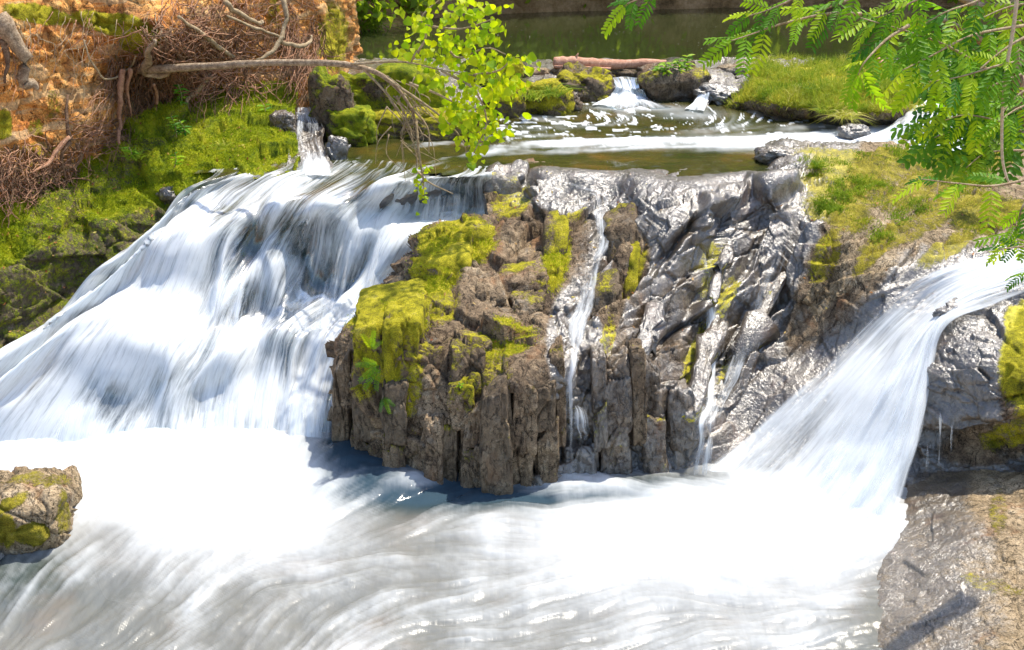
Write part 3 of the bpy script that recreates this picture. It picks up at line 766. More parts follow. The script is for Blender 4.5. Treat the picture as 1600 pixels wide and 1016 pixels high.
    for i, (p0, p1, w, mo) in enumerate(ridges):
        A = on_bed(*p0)[0]; B = on_bed(*p1)[0]; ax = (B - A) / 2; L = np.linalg.norm(ax); ax /= L
        nrm = np.array([0, -.55, .83]); sd_ = np.cross(ax, nrm); sd_ /= np.linalg.norm(sd_); nrm = np.cross(sd_, ax)
        V, F = cube_sphere(13, 4)
        V = (A + B) / 2 + V[:, :1] * ax * L * 1.05 + V[:, 1:2] * sd_ * w * 1.1 + V[:, 2:3] * nrm * w * .8
        V, at = finish_rock(V, F, 900 + i * 11, 0.9, mo, .8)
        child_np('rock_ridge', V, F, M['rock'], P, at)
build_columns()

def boulder(name, x, yb, zb, wpx, hpx, ratio=.8, seed=1, moss=.5, wet=.1, k=3.0, n=17, mat='rock', rz=0.0, amp=.6, parent=None, sink=.25):
    p = W(x, yb, zb); dist = math.hypot(p[1], CAMZ - zb); s = dist / FPX
    rx = wpx * s / 2; H = hpx * s; ry = rx * ratio
    V, F = cube_sphere(n, k)
    V = V * np.array([rx, ry, H * (1 + sink) / 2])
    c, sn = math.cos(rz), math.sin(rz)
    V = np.stack([V[:, 0] * c - V[:, 1] * sn, V[:, 0] * sn + V[:, 1] * c, V[:, 2]], -1)
    V = V + np.array([p[0], p[1] + ry * .75, zb + H * (1 - sink) / 2])
    V, at = finish_rock(V, F, seed, amp, moss, wet)
    return obj_np(name, V, F, M[mat], at) if parent is None else child_np(name, V, F, M[mat], parent, at)

# ================================================================== LEFT LEDGE AND BANK
LCTRL = [(-160, 680, 10.0), (-160, 560, 10.4), (-100, 620, 10.3), (0, 560, 10.7), (0, 545, 10.78), (100, 475, 11.65), (180, 400, 12.1), (250, 335, 12.6), (330, 292, 12.95), (420, 282, 13.1), (470, 272, 13.2),
 (-160, 470, 10.9), (0, 430, 11.15), (50, 395, 11.5), (100, 372, 11.85), (150, 350, 12.15), (250, 318, 12.7), (330, 283, 13.1), (400, 268, 13.3), (450, 262, 13.35),
 (-160, 400, 11.2), (0, 390, 11.4), (30, 340, 11.75), (100, 335, 12.15), (200, 275, 12.95), (250, 300, 12.8), (300, 240, 13.45), (350, 200, 14.0), (400, 230, 13.75), (440, 235, 13.8), (455, 215, 14.1), (400, 170, 14.6), (330, 250, 13.4), (440, 180, 14.7),
 (-160, 330, 11.6), (0, 320, 11.85), (100, 285, 12.7), (200, 225, 13.5), (280, 185, 14.1), (330, 150, 14.7), (400, 130, 15.2), (470, 120, 15.8), (470, 170, 15.0)]
fLEDGE = tps([c[:2] for c in LCTRL], [c[2] for c in LCTRL], 1e-4)
LX = {}
def build_ledge():
    def disp(P, N, X, Y):
        return rockdisp(P, 0.85, 211, 1.7, 4.0, 12.0, (1, 1, 1.4)) + 0.05 * (fbm(P * 5, 3, 221) - .5)
    poly = [(-170, 300), (-170, 690), (-60, 620), (0, 575), (110, 490), (190, 415), (260, 350), (335, 300), (420, 285), (462, 278), (470, 250), (458, 190), (470, 120), (400, 118), (300, 140), (200, 190), (100, 260), (0, 300)]
    X, Y, P, N, keep, d = relief(fLEDGE, (-170, 480, 118, 690), 2.0, poly, disp)
    below = (370 - 0.42 * (X - 100) + 0.0004 * (X - 100) ** 2)     # brow line
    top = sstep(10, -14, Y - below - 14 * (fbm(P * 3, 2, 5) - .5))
    root = blobs(X, Y, [(90, 330, 70, 50, -40, .9), (200, 250, 90, 26, -35, .9), (20, 300, 60, 30, 0, .7), (300, 190, 60, 30, -30, .7)])
    moss = np.clip(top * (1.1 - 0.6 * root) + (1 - top) * 0.47, 0, 1)
    moss = np.maximum(moss, blobs(X, Y, [(15, 320, 36, 60, 0, 1), (10, 390, 22, 26, 0, .9)]))
    wet = (1 - top) * 0.2
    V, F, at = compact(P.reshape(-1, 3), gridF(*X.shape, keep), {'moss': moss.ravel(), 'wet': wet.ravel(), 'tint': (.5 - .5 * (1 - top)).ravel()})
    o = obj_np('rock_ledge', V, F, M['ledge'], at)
    tag(o, 'moss covered rock ledge below the orange clay bank', 'rock ledge')
    LX.update(P=P, N=N, moss=moss * top, o=o, keep=keep)
build_ledge()

BCTRL = [(-200, 330, 11.3), (-200, 100, 11.8), (-200, -140, 12.6), (0, 345, 11.85), (0, 250, 12.0), (0, 120, 12.3), (0, 20, 12.5), (0, -140, 13.2), (100, 305, 12.75), (100, 200, 12.85), (100, 120, 13.1), (100, 20, 13.15), (100, -140, 13.9),
 (150, 260, 13.2), (160, 180, 13.3), (195, 195, 14.1), (230, 165, 14.6), (275, 150, 14.75), (205, 110, 14.2), (150, 110, 13.4), (230, 55, 13.45), (190, 15, 13.55), (245, 80, 13.6), (300, 60, 14.1), (290, 0, 14.2), (200, 235, 13.7),
 (330, 165, 14.75), (330, 100, 14.8), (330, 30, 14.5), (330, -140, 15.3), (400, 150, 15.2), (430, 100, 15.5), (430, 0, 15.7), (430, -140, 16.4), (480, 60, 16.2), (505, 0, 16.8), (500, 130, 16.2), (530, 60, 17.8), (550, 0, 18.8), (540, 120, 18.2), (470, 190, 15.6), (560, 60, 20), (560, -140, 20), (500, -140, 17.5)]
fBANK = tps([c[:2] for c in BCTRL], [c[2] for c in BCTRL], 1e-4)
def bank(x, y, off=0.0): return D(x, y, fBANK(x, y) - off)
BX = {}
def build_bank():
    def disp(P, N, X, Y):
        return 0.10 * facets(P * 1.6, 301, .6, .1, .1) + 0.055 * facets(P * 5, 311, .8, .2, .2) + 0.10 * (fbm(P * 3, 4, 321) - .5) + 0.02 * (fbm(P * 18, 3, 331) - .5)
    X, Y, P, N, keep, d = relief(fBANK, (-200, 560, -140, 345), 2.5, None, disp)
    moss = blobs(X, Y, [(60, 22, 60, 16, 10, .85), (180, 38, 70, 18, 12, .95), (220, 60, 34, 22, 0, 1), (5, 195, 16, 24, 0, .9), (62, 200, 14, 16, 0, .55), (85, 165, 14, 30, 0, .45), (60, 235, 40, 14, 0, .5), (520, 60, 26, 60, 0, .7), (430, 20, 14, 30, 0, .5), (30, 260, 40, 20, 0, .4)])
    o = obj_np('clay_bank', P.reshape(-1, 3), gridF(*X.shape), M['clay'], {'moss': moss.ravel(), 'wet': (0.0 * X).ravel(), 'tint': .5 * np.ones(X.size)}, recentre=False)
    tag(o, kind='structure'); BX['o'] = o; ORIG[o.name] = np.zeros(3)
    # the bank goes on to the left and behind as plain earth
    S = [(-200, 700), (-200, 330), (-200, 100), (-200, -140)]
build_bank()

# ---- roots
def wander(start, head, n, step, wob, r, off0=0.05, off1=0.15, f=bank):
    pts = [np.array(start, float)]; h = head; offs = np.linspace(off0, off1, n) + r.normal(0, .02, n)
    for k in range(n - 1):
        h += r.normal(0, wob) + (90 - h) * 0.05
        pts.append(pts[-1] + step * np.array([math.cos(math.radians(h)), math.sin(math.radians(h))]))
    pts = np.array(pts)
    Yv = np.array([float(fBANK(p[0], min(p[1], 340))) for p in pts]) - offs
    return D(pts[:, 0], pts[:, 1], Yv)
def build_roots():
    r = np.random.default_rng(41)
    B = BX['o']
    # thick roots, one by one
    big = [([(4, 26), (16, 48), (28, 80), (38, 118), (46, 134), (52, 147)], [.13, .13, .10, .095, .075, .035], .28, 'bark'),
           ([(0, 60), (10, 90), (12, 130)], [.05, .04, .02], .2, 'darkroot'),
           ([(190, 110), (187, 150), (190, 195), (186, 225)], [.055, .05, .035, .02], .55, 'root'),
           ([(205, 108), (200, 140), (205, 180)], [.04, .03, .015], .6, 'root'),
           ([(240, 130), (246, 160), (236, 200)], [.03, .03, .012], .5, 'root'),
           ([(275, 25), (330, 65), (375, 100)], [.03, .045, .03], .35, 'twig'),
           ([(350, 5), (400, 35), (410, 35)], [.05, .04, .03], .3, 'twig'),
           ([(355, 25), (400, 45), (445, 58)], [.025, .03, .02], .35, 'twig'),
           ([(445, 0), (447, 30), (440, 60), (425, 80), (400, 92)], [.05, .045, .045, .04, .02], .55, 'twig'),
           ([(440, 62), (465, 72), (482, 66), (486, 55)], [.045, .04, .035, .02], .55, 'twig'),
           ([(132, 60), (140, 95), (168, 124), (200, 108), (212, 88)], [.012, .016, .016, .016, .012], .45, 'twig'),
           ([(108, 215), (88, 238), (70, 258), (50, 270)], [.03, .035, .028, .012], .3, 'root'),
           ([(105, 150), (106, 190), (108, 220), (95, 240), (104, 280)], [.02, .03, .04, .03, .015], .22, 'darkroot'),
           ([(330, 118), (300, 150), (290, 175), (270, 180)], [.05, .045, .04, .02], .4, 'twig'),
           ([(225, 102), (230, 118), (250, 118), (262, 110)], [.05, .06, .05, .03], .55, 'bark'),
           ([(240, 60), (232, 84), (228, 106)], [.03, .05, .07], .5, 'bark'),
           ([(120, 225), (125, 245), (118, 265)], [.02, .035, .012], .25, 'darkroot'),
           ([(375, 90), (330, 118), (300, 130)], [.02, .02, .01], .45, 'root')]
    for i, (pts, rad, off, mt) in enumerate(big):
        P = smooth_path([bank(x, y, off) for x, y in pts], 18); R = np.interp(np.linspace(0, 1, 18), np.linspace(0, 1, len(rad)), rad)
        P = P + (np.stack([vnoise(P * 6 + 9 * j, 70 + i) for j in range(3)], -1) - .5) * R.mean() * 1.6
        V, F = tube(P, R * .7, 12, i, 0.38)
        child_np('root', V, F, M[mt], B)
    def tangle(label, n, gen, rad, mats=('root', 'darkroot', 'root')):
        for mi, mt in enumerate(mats):
            parts = []
            for k in range(n // len(mats)):
                P = gen(r); R0 = r.uniform(*rad) ; R = R0 * np.linspace(1, .35, len(P))
                parts.append(tube(P, R, 4))
            V, F = merge(parts)
            if mi == 0:
                o = obj_np('root_tangle', V, F, M[mt]); tag(o, label, 'roots', kind='stuff')
            else:
                child_np('root_strands', V, F, M[mt], o)['kind'] = 'stuff'
    tangle('matted brown roots hanging below the leaning branch', 330,
           lambda r: wander((r.uniform(215, 400), r.uniform(40, 140)), r.uniform(20, 160), int(r.integers(10, 18)), r.uniform(4, 8), 22, r, r.uniform(.05, .5), r.uniform(.15, .7)), (.004, .011))
    tangle('pale roots netted over the sandy bank top', 260,
           lambda r: wander((r.uniform(250, 500), r.uniform(-20, 70)), r.uniform(40, 140), int(r.integers(10, 18)), r.uniform(4, 9), 22, r, .03, .25), (.003, .009))
    tangle('dry root strands spilling over the ledge at the left edge', 240,
           lambda r: wander((r.uniform(-20, 130), r.uniform(225, 300)), r.uniform(30, 150), int(r.integers(10, 20)), r.uniform(4, 7), 24, r, .05, r.uniform(.1, .45)), (.004, .010))
    tangle('root litter lying along the foot of the clay bank', 200,
           lambda r: wander((r.uniform(120, 330), r.uniform(185, 235)), r.choice([r.uniform(-30, 30), r.uniform(130, 200)]), 9, r.uniform(4, 8), 18, r, .1, .35), (.004, .010))
    tangle('dark fine roots in the hollow of the bank', 120,
           lambda r: wander((r.uniform(170, 300), r.uniform(85, 120)), r.uniform(70, 110), int(r.integers(12, 22)), r.uniform(5, 8), 12, r, .3, r.uniform(.2, .6)), (.004, .010), ('darkroot', 'root'))
    tangle('thin root hairs hanging from the mossy bank lip', 90,
           lambda r: wander((r.uniform(0, 260), r.uniform(10, 80)), r.uniform(60, 120), int(r.integers(8, 16)), r.uniform(4, 8), 16, r, .1, r.uniform(.2, .4)), (.003, .007), ('twig', 'root'))
    tangle('roots trailing down the bank corner by the small stream', 130,
           lambda r: wander((r.uniform(440, 510), r.uniform(40, 110)), r.uniform(60, 120), int(r.integers(8, 16)), r.uniform(4, 8), 14, r, .05, r.uniform(.2, .5)), (.004, .010))
build_roots()

# ================================================================== WATERFALLS
def loft(lines, nt, ns):
    L = []
    for ln in lines:
        ln = np.array(ln, float)
        p = W(ln[:, 0], ln[:, 1], ln[:, 2])
        q = np.concatenate([p, ln[:, 3:5]], 1)
        L.append(smooth_path(q, nt))
    L = np.array(L)                                     # (lines, nt, 5)
    G = np.stack([smooth_path(L[:, k], ns) for k in range(nt)])   # (nt, ns, 5)
    return G
def water_sheet(name, G, parent=None, bump=.03, streak=.9, lump=.06, seed=0, fade=0.0, su=None, mat='water', jitter=0.35, head=0.0):
    P = G[..., :3]; foam = np.clip(G[..., 3], 0, 1.2); olive = np.clip(G[..., 4], 0, 1)
    N = grid_normals(P); N *= np.sign(((np.array([0, 0, CAMZ]) - P) * N).sum(-1))[..., None]
    du = np.linalg.norm(np.gradient(P, axis=1), axis=-1); dv = np.linalg.norm(np.gradient(P, axis=0), axis=-1)
    U = np.cumsum(np.broadcast_to(du.mean(0), du.shape), 1); Vv = np.cumsum(np.broadcast_to(dv.mean(1)[:, None], dv.shape), 0)
    q = np.stack([U * 7, Vv * 0.9, 0 * U + seed], -1); q2 = np.stack([U * 22, Vv * 1.4, 0 * U + seed], -1); q3 = np.stack([U * 2.2, Vv * 2.0, 0 * U + seed + 5], -1)
    s1 = fbm(q, 3, seed) - .5; s2 = fbm(q2, 2, seed + 3) - .5; s3 = fbm(q3, 2, seed + 6) - .5
    d = bump * 2 * s1 + bump * 0.5 * s2 + lump * 2 * s3
    d = d * sstep(0, .12, np.linspace(0, 1, d.shape[0]))[:, None] * sstep(0, .10, np.linspace(0, 1, d.shape[1]))[None]
    P = P + N * d[..., None]
    foam = foam + jitter * (1.3 * s1 + .6 * s2 + 1.0 * s3)
    if fade:
        e = np.minimum(np.linspace(0, 1, P.shape[1]), np.linspace(1, 0, P.shape[1]))[None]
        foam = foam - (1 - sstep(0, fade, e)) * .9
    if head: foam = foam - (1 - sstep(0, head, np.linspace(0, 1, P.shape[0])))[:, None] * 1.1
    at = {'foam': np.clip(foam, 0, 1).ravel(), 'olive': olive.ravel(), 'su': U.ravel() + seed, 'sv': Vv.ravel(), 'streak': np.full(U.size, streak)}
    F = gridF(*P.shape[:2])[:, ::-1]
    return (obj_np(name, P.reshape(-1, 3), F, M[mat], at) if parent is None else child_np(name, P.reshape(-1, 3), F, M[mat], parent, at)), P, N

LEFT = [
 [(330, 276, 2.17, .15, .9), (285, 305, 2.06, .25, .6), (235, 350, 1.84, .55, .2), (175, 410, 1.52, .6, .1), (95, 478, 1.14, .75, 0), (0, 550, .93, .7, .2), (-100, 625, .55, .8, 0), (-190, 705, -.03, .9, 0)],
 [(420, 264, 2.19, .1, 1), (345, 300, 2.06, .6, .5), (280, 355, 1.86, 1, 0), (225, 430, 1.44, .95, 0), (160, 510, 1.05, .95, 0), (80, 600, .60, .95, 0), (10, 710, -.03, 1, 0)],
 [(500, 261, 2.205, .1, 1), (440, 290, 2.12, .5, .8), (385, 330, 1.98, .5, .5), (345, 400, 1.55, .55, 0), (305, 480, 1.16, 1, 0), (265, 560, .78, .9, 0), (225, 640, .32, .6, 0), (200, 708, -.03, .85, 0)],
 [(570, 264, 2.205, .05, 1), (515, 295, 2.14, .25, .8), (470, 335, 1.95, .45, .3), (440, 400, 1.46, .40, 0), (415, 470, 1.05, .30, 0), (375, 530, .88, .95, 0), (345, 610, .40, .75, 0), (330, 708, -.03, .8, 0)],
 [(640, 269, 2.205, .32, 1), (600, 292, 2.16, .45, .5), (568, 325, 1.93, .70, 0), (545, 390, 1.45, .40, 0), (515, 465, .98, .28, 0), (455, 535, .78, .40, 0), (435, 615, .38, .9, 0), (420, 708, -.03, .9, 0)],
 [(700, 272, 2.205, .32, 1), (662, 288, 2.15, .35, .4), (648, 338, 1.70, .55, 0), (605, 400, 1.44, .95, 0), (552, 470, 1.04, 1, 0), (500, 545, .72, .95, 0), (475, 625, .35, .95, 0), (458, 706, -.03, .95, 0)],
 [(770, 274, 2.205, .32, 1), (764, 284, 2.15, .2, .2), (758, 345, 1.66, .35, 0), (665, 382, 1.52, .95, 0), (612, 450, 1.12, .9, 0), (555, 530, .76, .75, 0), (530, 615, .40, .4, 0), (526, 704, -.03, .55, 0)],
]
def build_left_fall():
    for ln in LEFT:
        x, y, z, fo, ol = ln[0]; ln.insert(0, (x + 14, y - 14, 2.208, .02, ol)); ln[1] = (x, y, max(z, 2.2) + .006, fo, ol)
    G = loft(LEFT, 150, 260)
    # uneven rock steps under the water
    t = np.linspace(0, 1, 150)[:, None]; s = np.linspace(0, 6, 260)[None]
    stepn = fbm(np.stack([s * 1.3 + 0 * t, t * 7 + 0 * s, 0 * s + 0 * t], -1), 2, 88) - .5
    env = np.sin(np.pi * np.clip(t * 1.15 - .12, 0, 1))
    ph = 2.2 * (fbm(np.stack([s * 1.1 + 0 * t, 0 * s + 0 * t, 0 * s + 0 * t + 4], -1), 2, 91) - .5)
    sv = np.sin(2 * np.pi * (t * 3.6 + ph))
    G[..., 2] += (0.16 * stepn + .085 * sv) * env; G[..., 1] += (-.10 * sv) * env
    G[..., 3] += .17 + .20 * sv * env
    o, P, N = water_sheet('waterfall', G, None, bump=.030, lump=.05, streak=2.2, seed=3, jitter=.75)
    tag(o, 'wide white cascade pouring down the left half of the ledge', 'waterfall')
    # rock under the sheet
    R = P[:, 34:250] + np.array([0, .10, -.12])
    R = R + np.array([0, -.6, .8]) * np.minimum(rockdisp(R, 0.4, 611), 0.03)[..., None]
    b = obj_np('cascade_rock', R.reshape(-1, 3), gridF(*R.shape[:2])[:, ::-1], M['rock'], {'moss': np.full(R.size // 3, .1), 'wet': np.full(R.size // 3, 1.0), 'tint': np.full(R.size // 3, .3)}, recentre=False)
    tag(b, kind='structure')
    # upper veils of spray that stand clear of the main sheet
    veils = [((605, 300, 645, 300), (560, 455, 600, 452), 1.98, 1.08, .45, 21), ((470, 345, 600, 305), (430, 520, 560, 500), 1.85, .9, .30, 22), ((655, 285, 762, 286), (640, 345, 760, 348), 2.12, 1.68, .32, 23),
             ((330, 400, 450, 380), (300, 540, 410, 545), 1.62, .86, .35, 25), ((100, 590, 200, 590), (60, 706, 170, 706), .62, -.02, .45, 26), ((280, 580, 400, 590), (275, 706, 400, 706), .66, -.02, .35, 27), ((440, 560, 530, 590), (430, 706, 528, 704), .62, -.02, .55, 28)]
    for (a, c, z0, z1, fo, sd) in veils:
        x0, y0, x1, y1 = a; X0, Y0, X1, Y1 = c
        l = [[(x0, y0, z0, fo, 0), ((x0 + X0) / 2, (y0 + Y0) / 2 - 6, (z0 + z1) / 2 + .05, fo + .1, 0), (X0, Y0, z1, fo + .25, 0)],
             [((x0 + x1) / 2, (y0 + y1) / 2, z0, fo, 0), ((x0 + x1 + X0 + X1) / 4, (y0 + y1 + Y0 + Y1) / 4 - 6, (z0 + z1) / 2 + .05, fo, 0), ((X0 + X1) / 2, (Y0 + Y1) / 2, z1, fo + .2, 0)],
             [(x1, y1, z0, fo, 0), ((x1 + X1) / 2, (y1 + Y1) / 2 - 6, (z0 + z1) / 2 + .05, fo + .1, 0), (X1, Y1, z1, fo + .25, 0)]]
        g = loft(l, 50, 60); g[..., 1] -= 0.10
        water_sheet('water_veil', g, o, mat='veil', bump=.02, lump=.02, streak=1.6, seed=sd, fade=.3, jitter=.7, head=.45)
    return o
build_left_fall()

RIGHT = [
 [(1640, 378, 2.07, .75, 0), (1490, 408, 1.88, .55, 0), (1405, 445, 1.63, .25, 0), (1330, 515, 1.18, .25, 0), (1240, 600, .72, .4, 0), (1150, 680, .27, .5, 0), (1078, 738, .0, .5, 0)],
 [(1660, 396, 2.03, .85, 0), (1510, 432, 1.80, .80, 0), (1420, 490, 1.38, .35, 0), (1325, 590, .83, .65, 0), (1235, 690, .30, .45, 0), (1160, 765, -.02, .6, 0)],
 [(1680, 408, 2.0, .9, 0), (1525, 452, 1.74, .95, 0), (1440, 515, 1.38, .85, 0), (1380, 615, .90, 1, 0), (1310, 725, .32, .85, 0), (1250, 800, -.02, .8, 0)],
 [(1690, 415, 1.98, .5, 0), (1540, 466, 1.69, .6, 0), (1466, 505, 1.50, .95, 0), (1440, 600, 1.04, 1, 0), (1400, 720, .46, 1, 0), (1345, 830, -.02, 1, 0)],
 [(1690, 425, 1.94, .2, 0), (1560, 478, 1.64, .15, 0), (1480, 512, 1.47, .45, 0), (1458, 600, 1.03, .55, 0), (1432, 720, .44, .55, 0), (1398, 838, -.02, .6, 0)],
]
def build_right_fall():
    G = loft(RIGHT, 130, 180)
    o, P, N = water_sheet('waterfall', G + np.array([0, 0, 0, .24, 0]), None, bump=.022, lump=.03, streak=1.05, seed=31, jitter=.6, fade=.08, mat='veil')
    tag(o, 'white chute of water fanning into the pool at the right', 'waterfall')
    g = G[25:, 60:172].copy(); g[..., 1] -= .10; g[..., 2] += .05; g[..., 3] = .42
    water_sheet('water_veil', g, o, mat='veil', bump=.03, lump=.03, streak=1.5, seed=33, fade=.3, jitter=.8, head=.3)
    g = G[70:, 5:110].copy(); g[..., 1] -= .08; g[..., 2] += .04; g[..., 3] = .15
    water_sheet('water_veil', g, o, mat='veil', bump=.03, lump=.02, streak=1.8, seed=35, fade=.3, jitter=.8, head=.4)
build_right_fall()

def _drape():
    Yd = BEDX['P'][..., 1].copy()
    pad = np.pad(Yd, 4, mode='edge'); m = Yd.copy()
    for i in range(9):
        for j in range(9): m = np.minimum(m, pad[i:i + Yd.shape[0], j:j + Yd.shape[1]])
    for _ in range(2):
        pad = np.pad(m, 3, mode='edge'); acc = 0
        for i in range(7):
            for j in range(7): acc = acc + pad[i:i + m.shape[0], j:j + m.shape[1]]
        m = acc / 49.0
    return m
DRAPE = _drape()
def stream(name, picks, label, seed, lift=.035, nt=120, ns=30, streak=2.2, parent=None, fade=.4, jitter=1.0, bump=.012):
    """narrow run of water along the rock: picks are (x, y, width px, foam, fixed distance or None)"""
    C = []
    for (x, y, w, fo, Yf) in picks:
        if Yf is None:
            Yv = 0.0
        else: Yv = Yf
        C.append((x, y, w, fo, Yv if Yf else float(DRAPE[min(int((y - 222) / 2), DRAPE.shape[0] - 1), int((x - 500) / 2)]), 0.0 if Yf else 1.0))
    C = smooth_path(C, nt)
    C[:, 2] *= .8; C[:, 3] -= .07
    s = np.linspace(-.5, .5, ns)
    X = C[:, :1] + C[:, 2:3] * s[None]; Y = np.broadcast_to(C[:, 1:2], X.shape)
    wob = np.minimum(9, C[:, 2] * .22) * (fbm(np.stack([C[:, 1] / 30, C[:, 0] * 0 + seed, C[:, 0] * 0], -1), 2, seed) - .5)
    X = X + wob[:, None]
    dr = bil(DRAPE, np.clip((Y - 222) / 2, 0, DRAPE.shape[0] - 2), np.clip((X - 500) / 2, 0, DRAPE.shape[1] - 2))
    hug = np.clip(C[:, 5:6], 0, 1)
    Yd = (dr - .03) * hug + (C[:, 4:5] - lift - 0.03 * (1 - (2 * s[None]) ** 2)) * (1 - hug)
    P = D(X, Y, Yd)
    G = np.concatenate([P, np.broadcast_to(C[:, 3:4], X.shape)[..., None], np.zeros(X.shape)[..., None]], -1)
    o, _, _ = water_sheet(name, G, parent, mat='veil', bump=bump, lump=.015, streak=streak, seed=seed, fade=fade, jitter=jitter)
    if parent is None: tag(o, label, 'waterfall')
    return o
o = stream('waterfall', [(945, 320, 70, .1, None), (945, 370, 46, .25, None), (930, 410, 44, .4, None), (918, 455, 46, .3, None), (908, 500, 60, .4, None), (900, 540, 44, .5, None), (896, 562, 26, .6, 9.75), (892, 600, 26, .4, 9.62), (892, 650, 30, .3, 9.57), (890, 700, 36, .2, 9.55), (888, 752, 44, .2, 9.52)], 'thin fall slipping down the notch in the middle of the cliff', 51)
stream('water_veil', [(898, 634, 26, .0, 9.55), (903, 648, 46, .22, 9.48), (905, 672, 66, .2, 9.43), (902, 710, 78, .1, 9.42), (900, 752, 86, .2, 9.42)], None, 52, parent=o)
o = stream('waterfall', [(1235, 285, 60, .05, None), (1238, 330, 44, .3, None), (1236, 372, 40, .5, None), (1218, 400, 50, .45, None), (1195, 450, 66, .32, None), (1170, 520, 70, .28, None), (1145, 590, 60, .3, None), (1122, 640, 40, .4, None), (1108, 690, 40, .4, 9.72), (1098, 752, 50, .4, 9.58)], 'narrow ribbon of water beside the mossy slab edge', 53)
o = stream('waterfall', [(1105, 340, 60, .0, None), (1105, 400, 46, .25, None), (1108, 450, 46, .3, None), (1114, 510, 50, .4, None), (1116, 570, 40, .45, None), (1112, 625, 48, .55, None), (1108, 660, 66, .6, 9.74), (1102, 705, 60, .4, 9.68), (1092, 752, 66, .35, 9.62)], 'narrow trickle joining the foot of the slab ribbon', 55)
stream('waterfall', [(850, 272, 46, .2, 13.0), (846, 288, 44, .5, 12.8), (838, 308, 44, .4, 12.66), (832, 345, 48, .4, 12.5)], 'small veil of water dropping beside the dark square block', 57)
stream('waterfall', [(880, 285, 46, .3, None), (905, 295, 56, .3, None), (935, 305, 60, .3, None), (945, 325, 60, .1, None)], 'shallow rill spreading over the wet ledge top', 58)

# soft spray standing over the feet of the falls
def spray(path, label, seed, h=.35, dens=.55):
    Q = smooth_path([W(x, y, 0) for x, y in path], 120)
    t = np.linspace(0, 1, 24)
    hn = h * (.55 + .9 * fbm(np.stack([np.arange(120) / 9.0, np.zeros(120), np.zeros(120) + seed], -1), 2, seed))
    P = Q[None] + np.array([0, -1, 0]) * (.30 * (1 - t) ** 1.5)[:, None, None] + np.array([0, 0, 1]) * (t[:, None] * hn[None])[..., None]
    al = dens * (1 - t) ** 1.4 * sstep(0, .25, t + .12)
    e = np.minimum(np.linspace(0, 1, 120), np.linspace(1, 0, 120))
    A = al[:, None] * sstep(0, .12, e)[None] + .25 * (fbm(np.stack([np.arange(120)[None] / 5.0 + 0 * t[:, None], 3 * t[:, None] + 0 * hn[None], 0 * hn[None] + 0 * t[:, None] + seed], -1), 3, seed) - .5) * (1 - t)[:, None]
    o = obj_np('spray', P.reshape(-1, 3), gridF(24, 120), M['veil'], {'foam': np.clip(A, 0, 1).ravel(), 'olive': np.zeros(A.size), 'su': P[..., 0].ravel(), 'sv': P[..., 2].ravel() * 3, 'streak': np.full(A.size, .15)})
    tag(o, label, 'spray', kind='stuff')
spray([(-160, 712), (60, 714), (200, 716), (330, 716), (420, 716), (500, 712)], 'soft white spray along the foot of the wide cascade', 5, .30)
spray([(1405, 850), (1388, 890), (1380, 930), (1384, 980), (1395, 1030)], 'thin spray lapping the edge of the wet rock shelf', 9, .10, .4)
spray([(1100, 760), (1180, 785), (1260, 815), (1340, 846), (1400, 850)], 'soft white spray along the foot of the right chute', 7, .34)

# ================================================================== ROCKS ROUND THE POOLS
def zrelief(name, ctrl, box, step, poly, seed, moss_fn, wet_fn, mat, label=None, cat=None, amp=.6, disp=None):
    Yv = [float(W(x, y, z)[1]) for x, y, z in ctrl]
    f = tps([c[:2] for c in ctrl], Yv, 1e-4)
    dfun = disp or (lambda P, N, X, Y: rockdisp(P, amp, seed, 1.6, 4.5, 13.0))
    X, Y, P, N, keep, d = relief(f, box, step, poly, dfun)
    V, F, at = compact(P.reshape(-1, 3), gridF(*X.shape, keep), {'moss': np.clip(moss_fn(X, Y, N), 0, 1).ravel(), 'wet': np.clip(wet_fn(X, Y, N), 0, 1).ravel(), 'tint': .5 * np.ones(X.size)})
    o = obj_np(name, V, F, M[mat], at)
    if label: tag(o, label, cat)
    return o, X, Y, P, N, keep

# dark wet rock at the right edge, under the chute's shoulder
RD = [(1440, 500, 1.44), (1480, 478, 1.60), (1560, 465, 1.68), (1640, 470, 1.72), (1760, 470, 1.75), (1448, 560, 1.22), (1500, 560, 1.32), (1570, 560, 1.40), (1650, 540, 1.52), (1760, 540, 1.6), (1432, 640, .78), (1480, 650, .80), (1550, 650, .92), (1620, 640, 1.05), (1760, 640, 1.1),
      (1430, 700, .42), (1480, 690, .50), (1550, 690, .62), (1640, 690, .75), (1760, 700, .8), (1425, 760, .05), (1500, 760, .12), (1600, 745, .36), (1760, 750, .45), (1420, 800, -.2), (1600, 800, .0), (1760, 800, .1)]
def build_dark_rock():
    def disp(P, N, X, Y):
        lip = np.exp(-((Y - (652 - 0.12 * (X - 1500))) / 16.0) ** 2)
        under = sstep(655, 675, Y + 0.12 * (X - 1500)) * sstep(760, 735, Y)
        return rockdisp(P, .55, 401, 1.6, 5, 14, (1, 1, 2.2)) + 0.10 * lip - 0.16 * under
    o, X, Y, P, N, k = zrelief('rock', RD, (1420, 1760, 462, 800), 2.0, [(1452, 500), (1490, 466), (1770, 462), (1770, 800), (1405, 800), (1425, 700), (1440, 600)], 401,
        lambda X, Y, N: blobs(X, Y, [(1600, 540, 36, 90, 12, .95), (1590, 500, 22, 30, 0, .9), (1580, 690, 60, 22, -10, .6), (1640, 600, 60, 120, 0, .8)]),
        lambda X, Y, N: 1 - blobs(X, Y, [(1610, 560, 45, 110, 12, 1), (1560, 700, 90, 30, -6, .9)]), 'rock', 'dark wet overhanging rock at the right edge beside the chute', 'rock', disp=disp)
build_dark_rock()
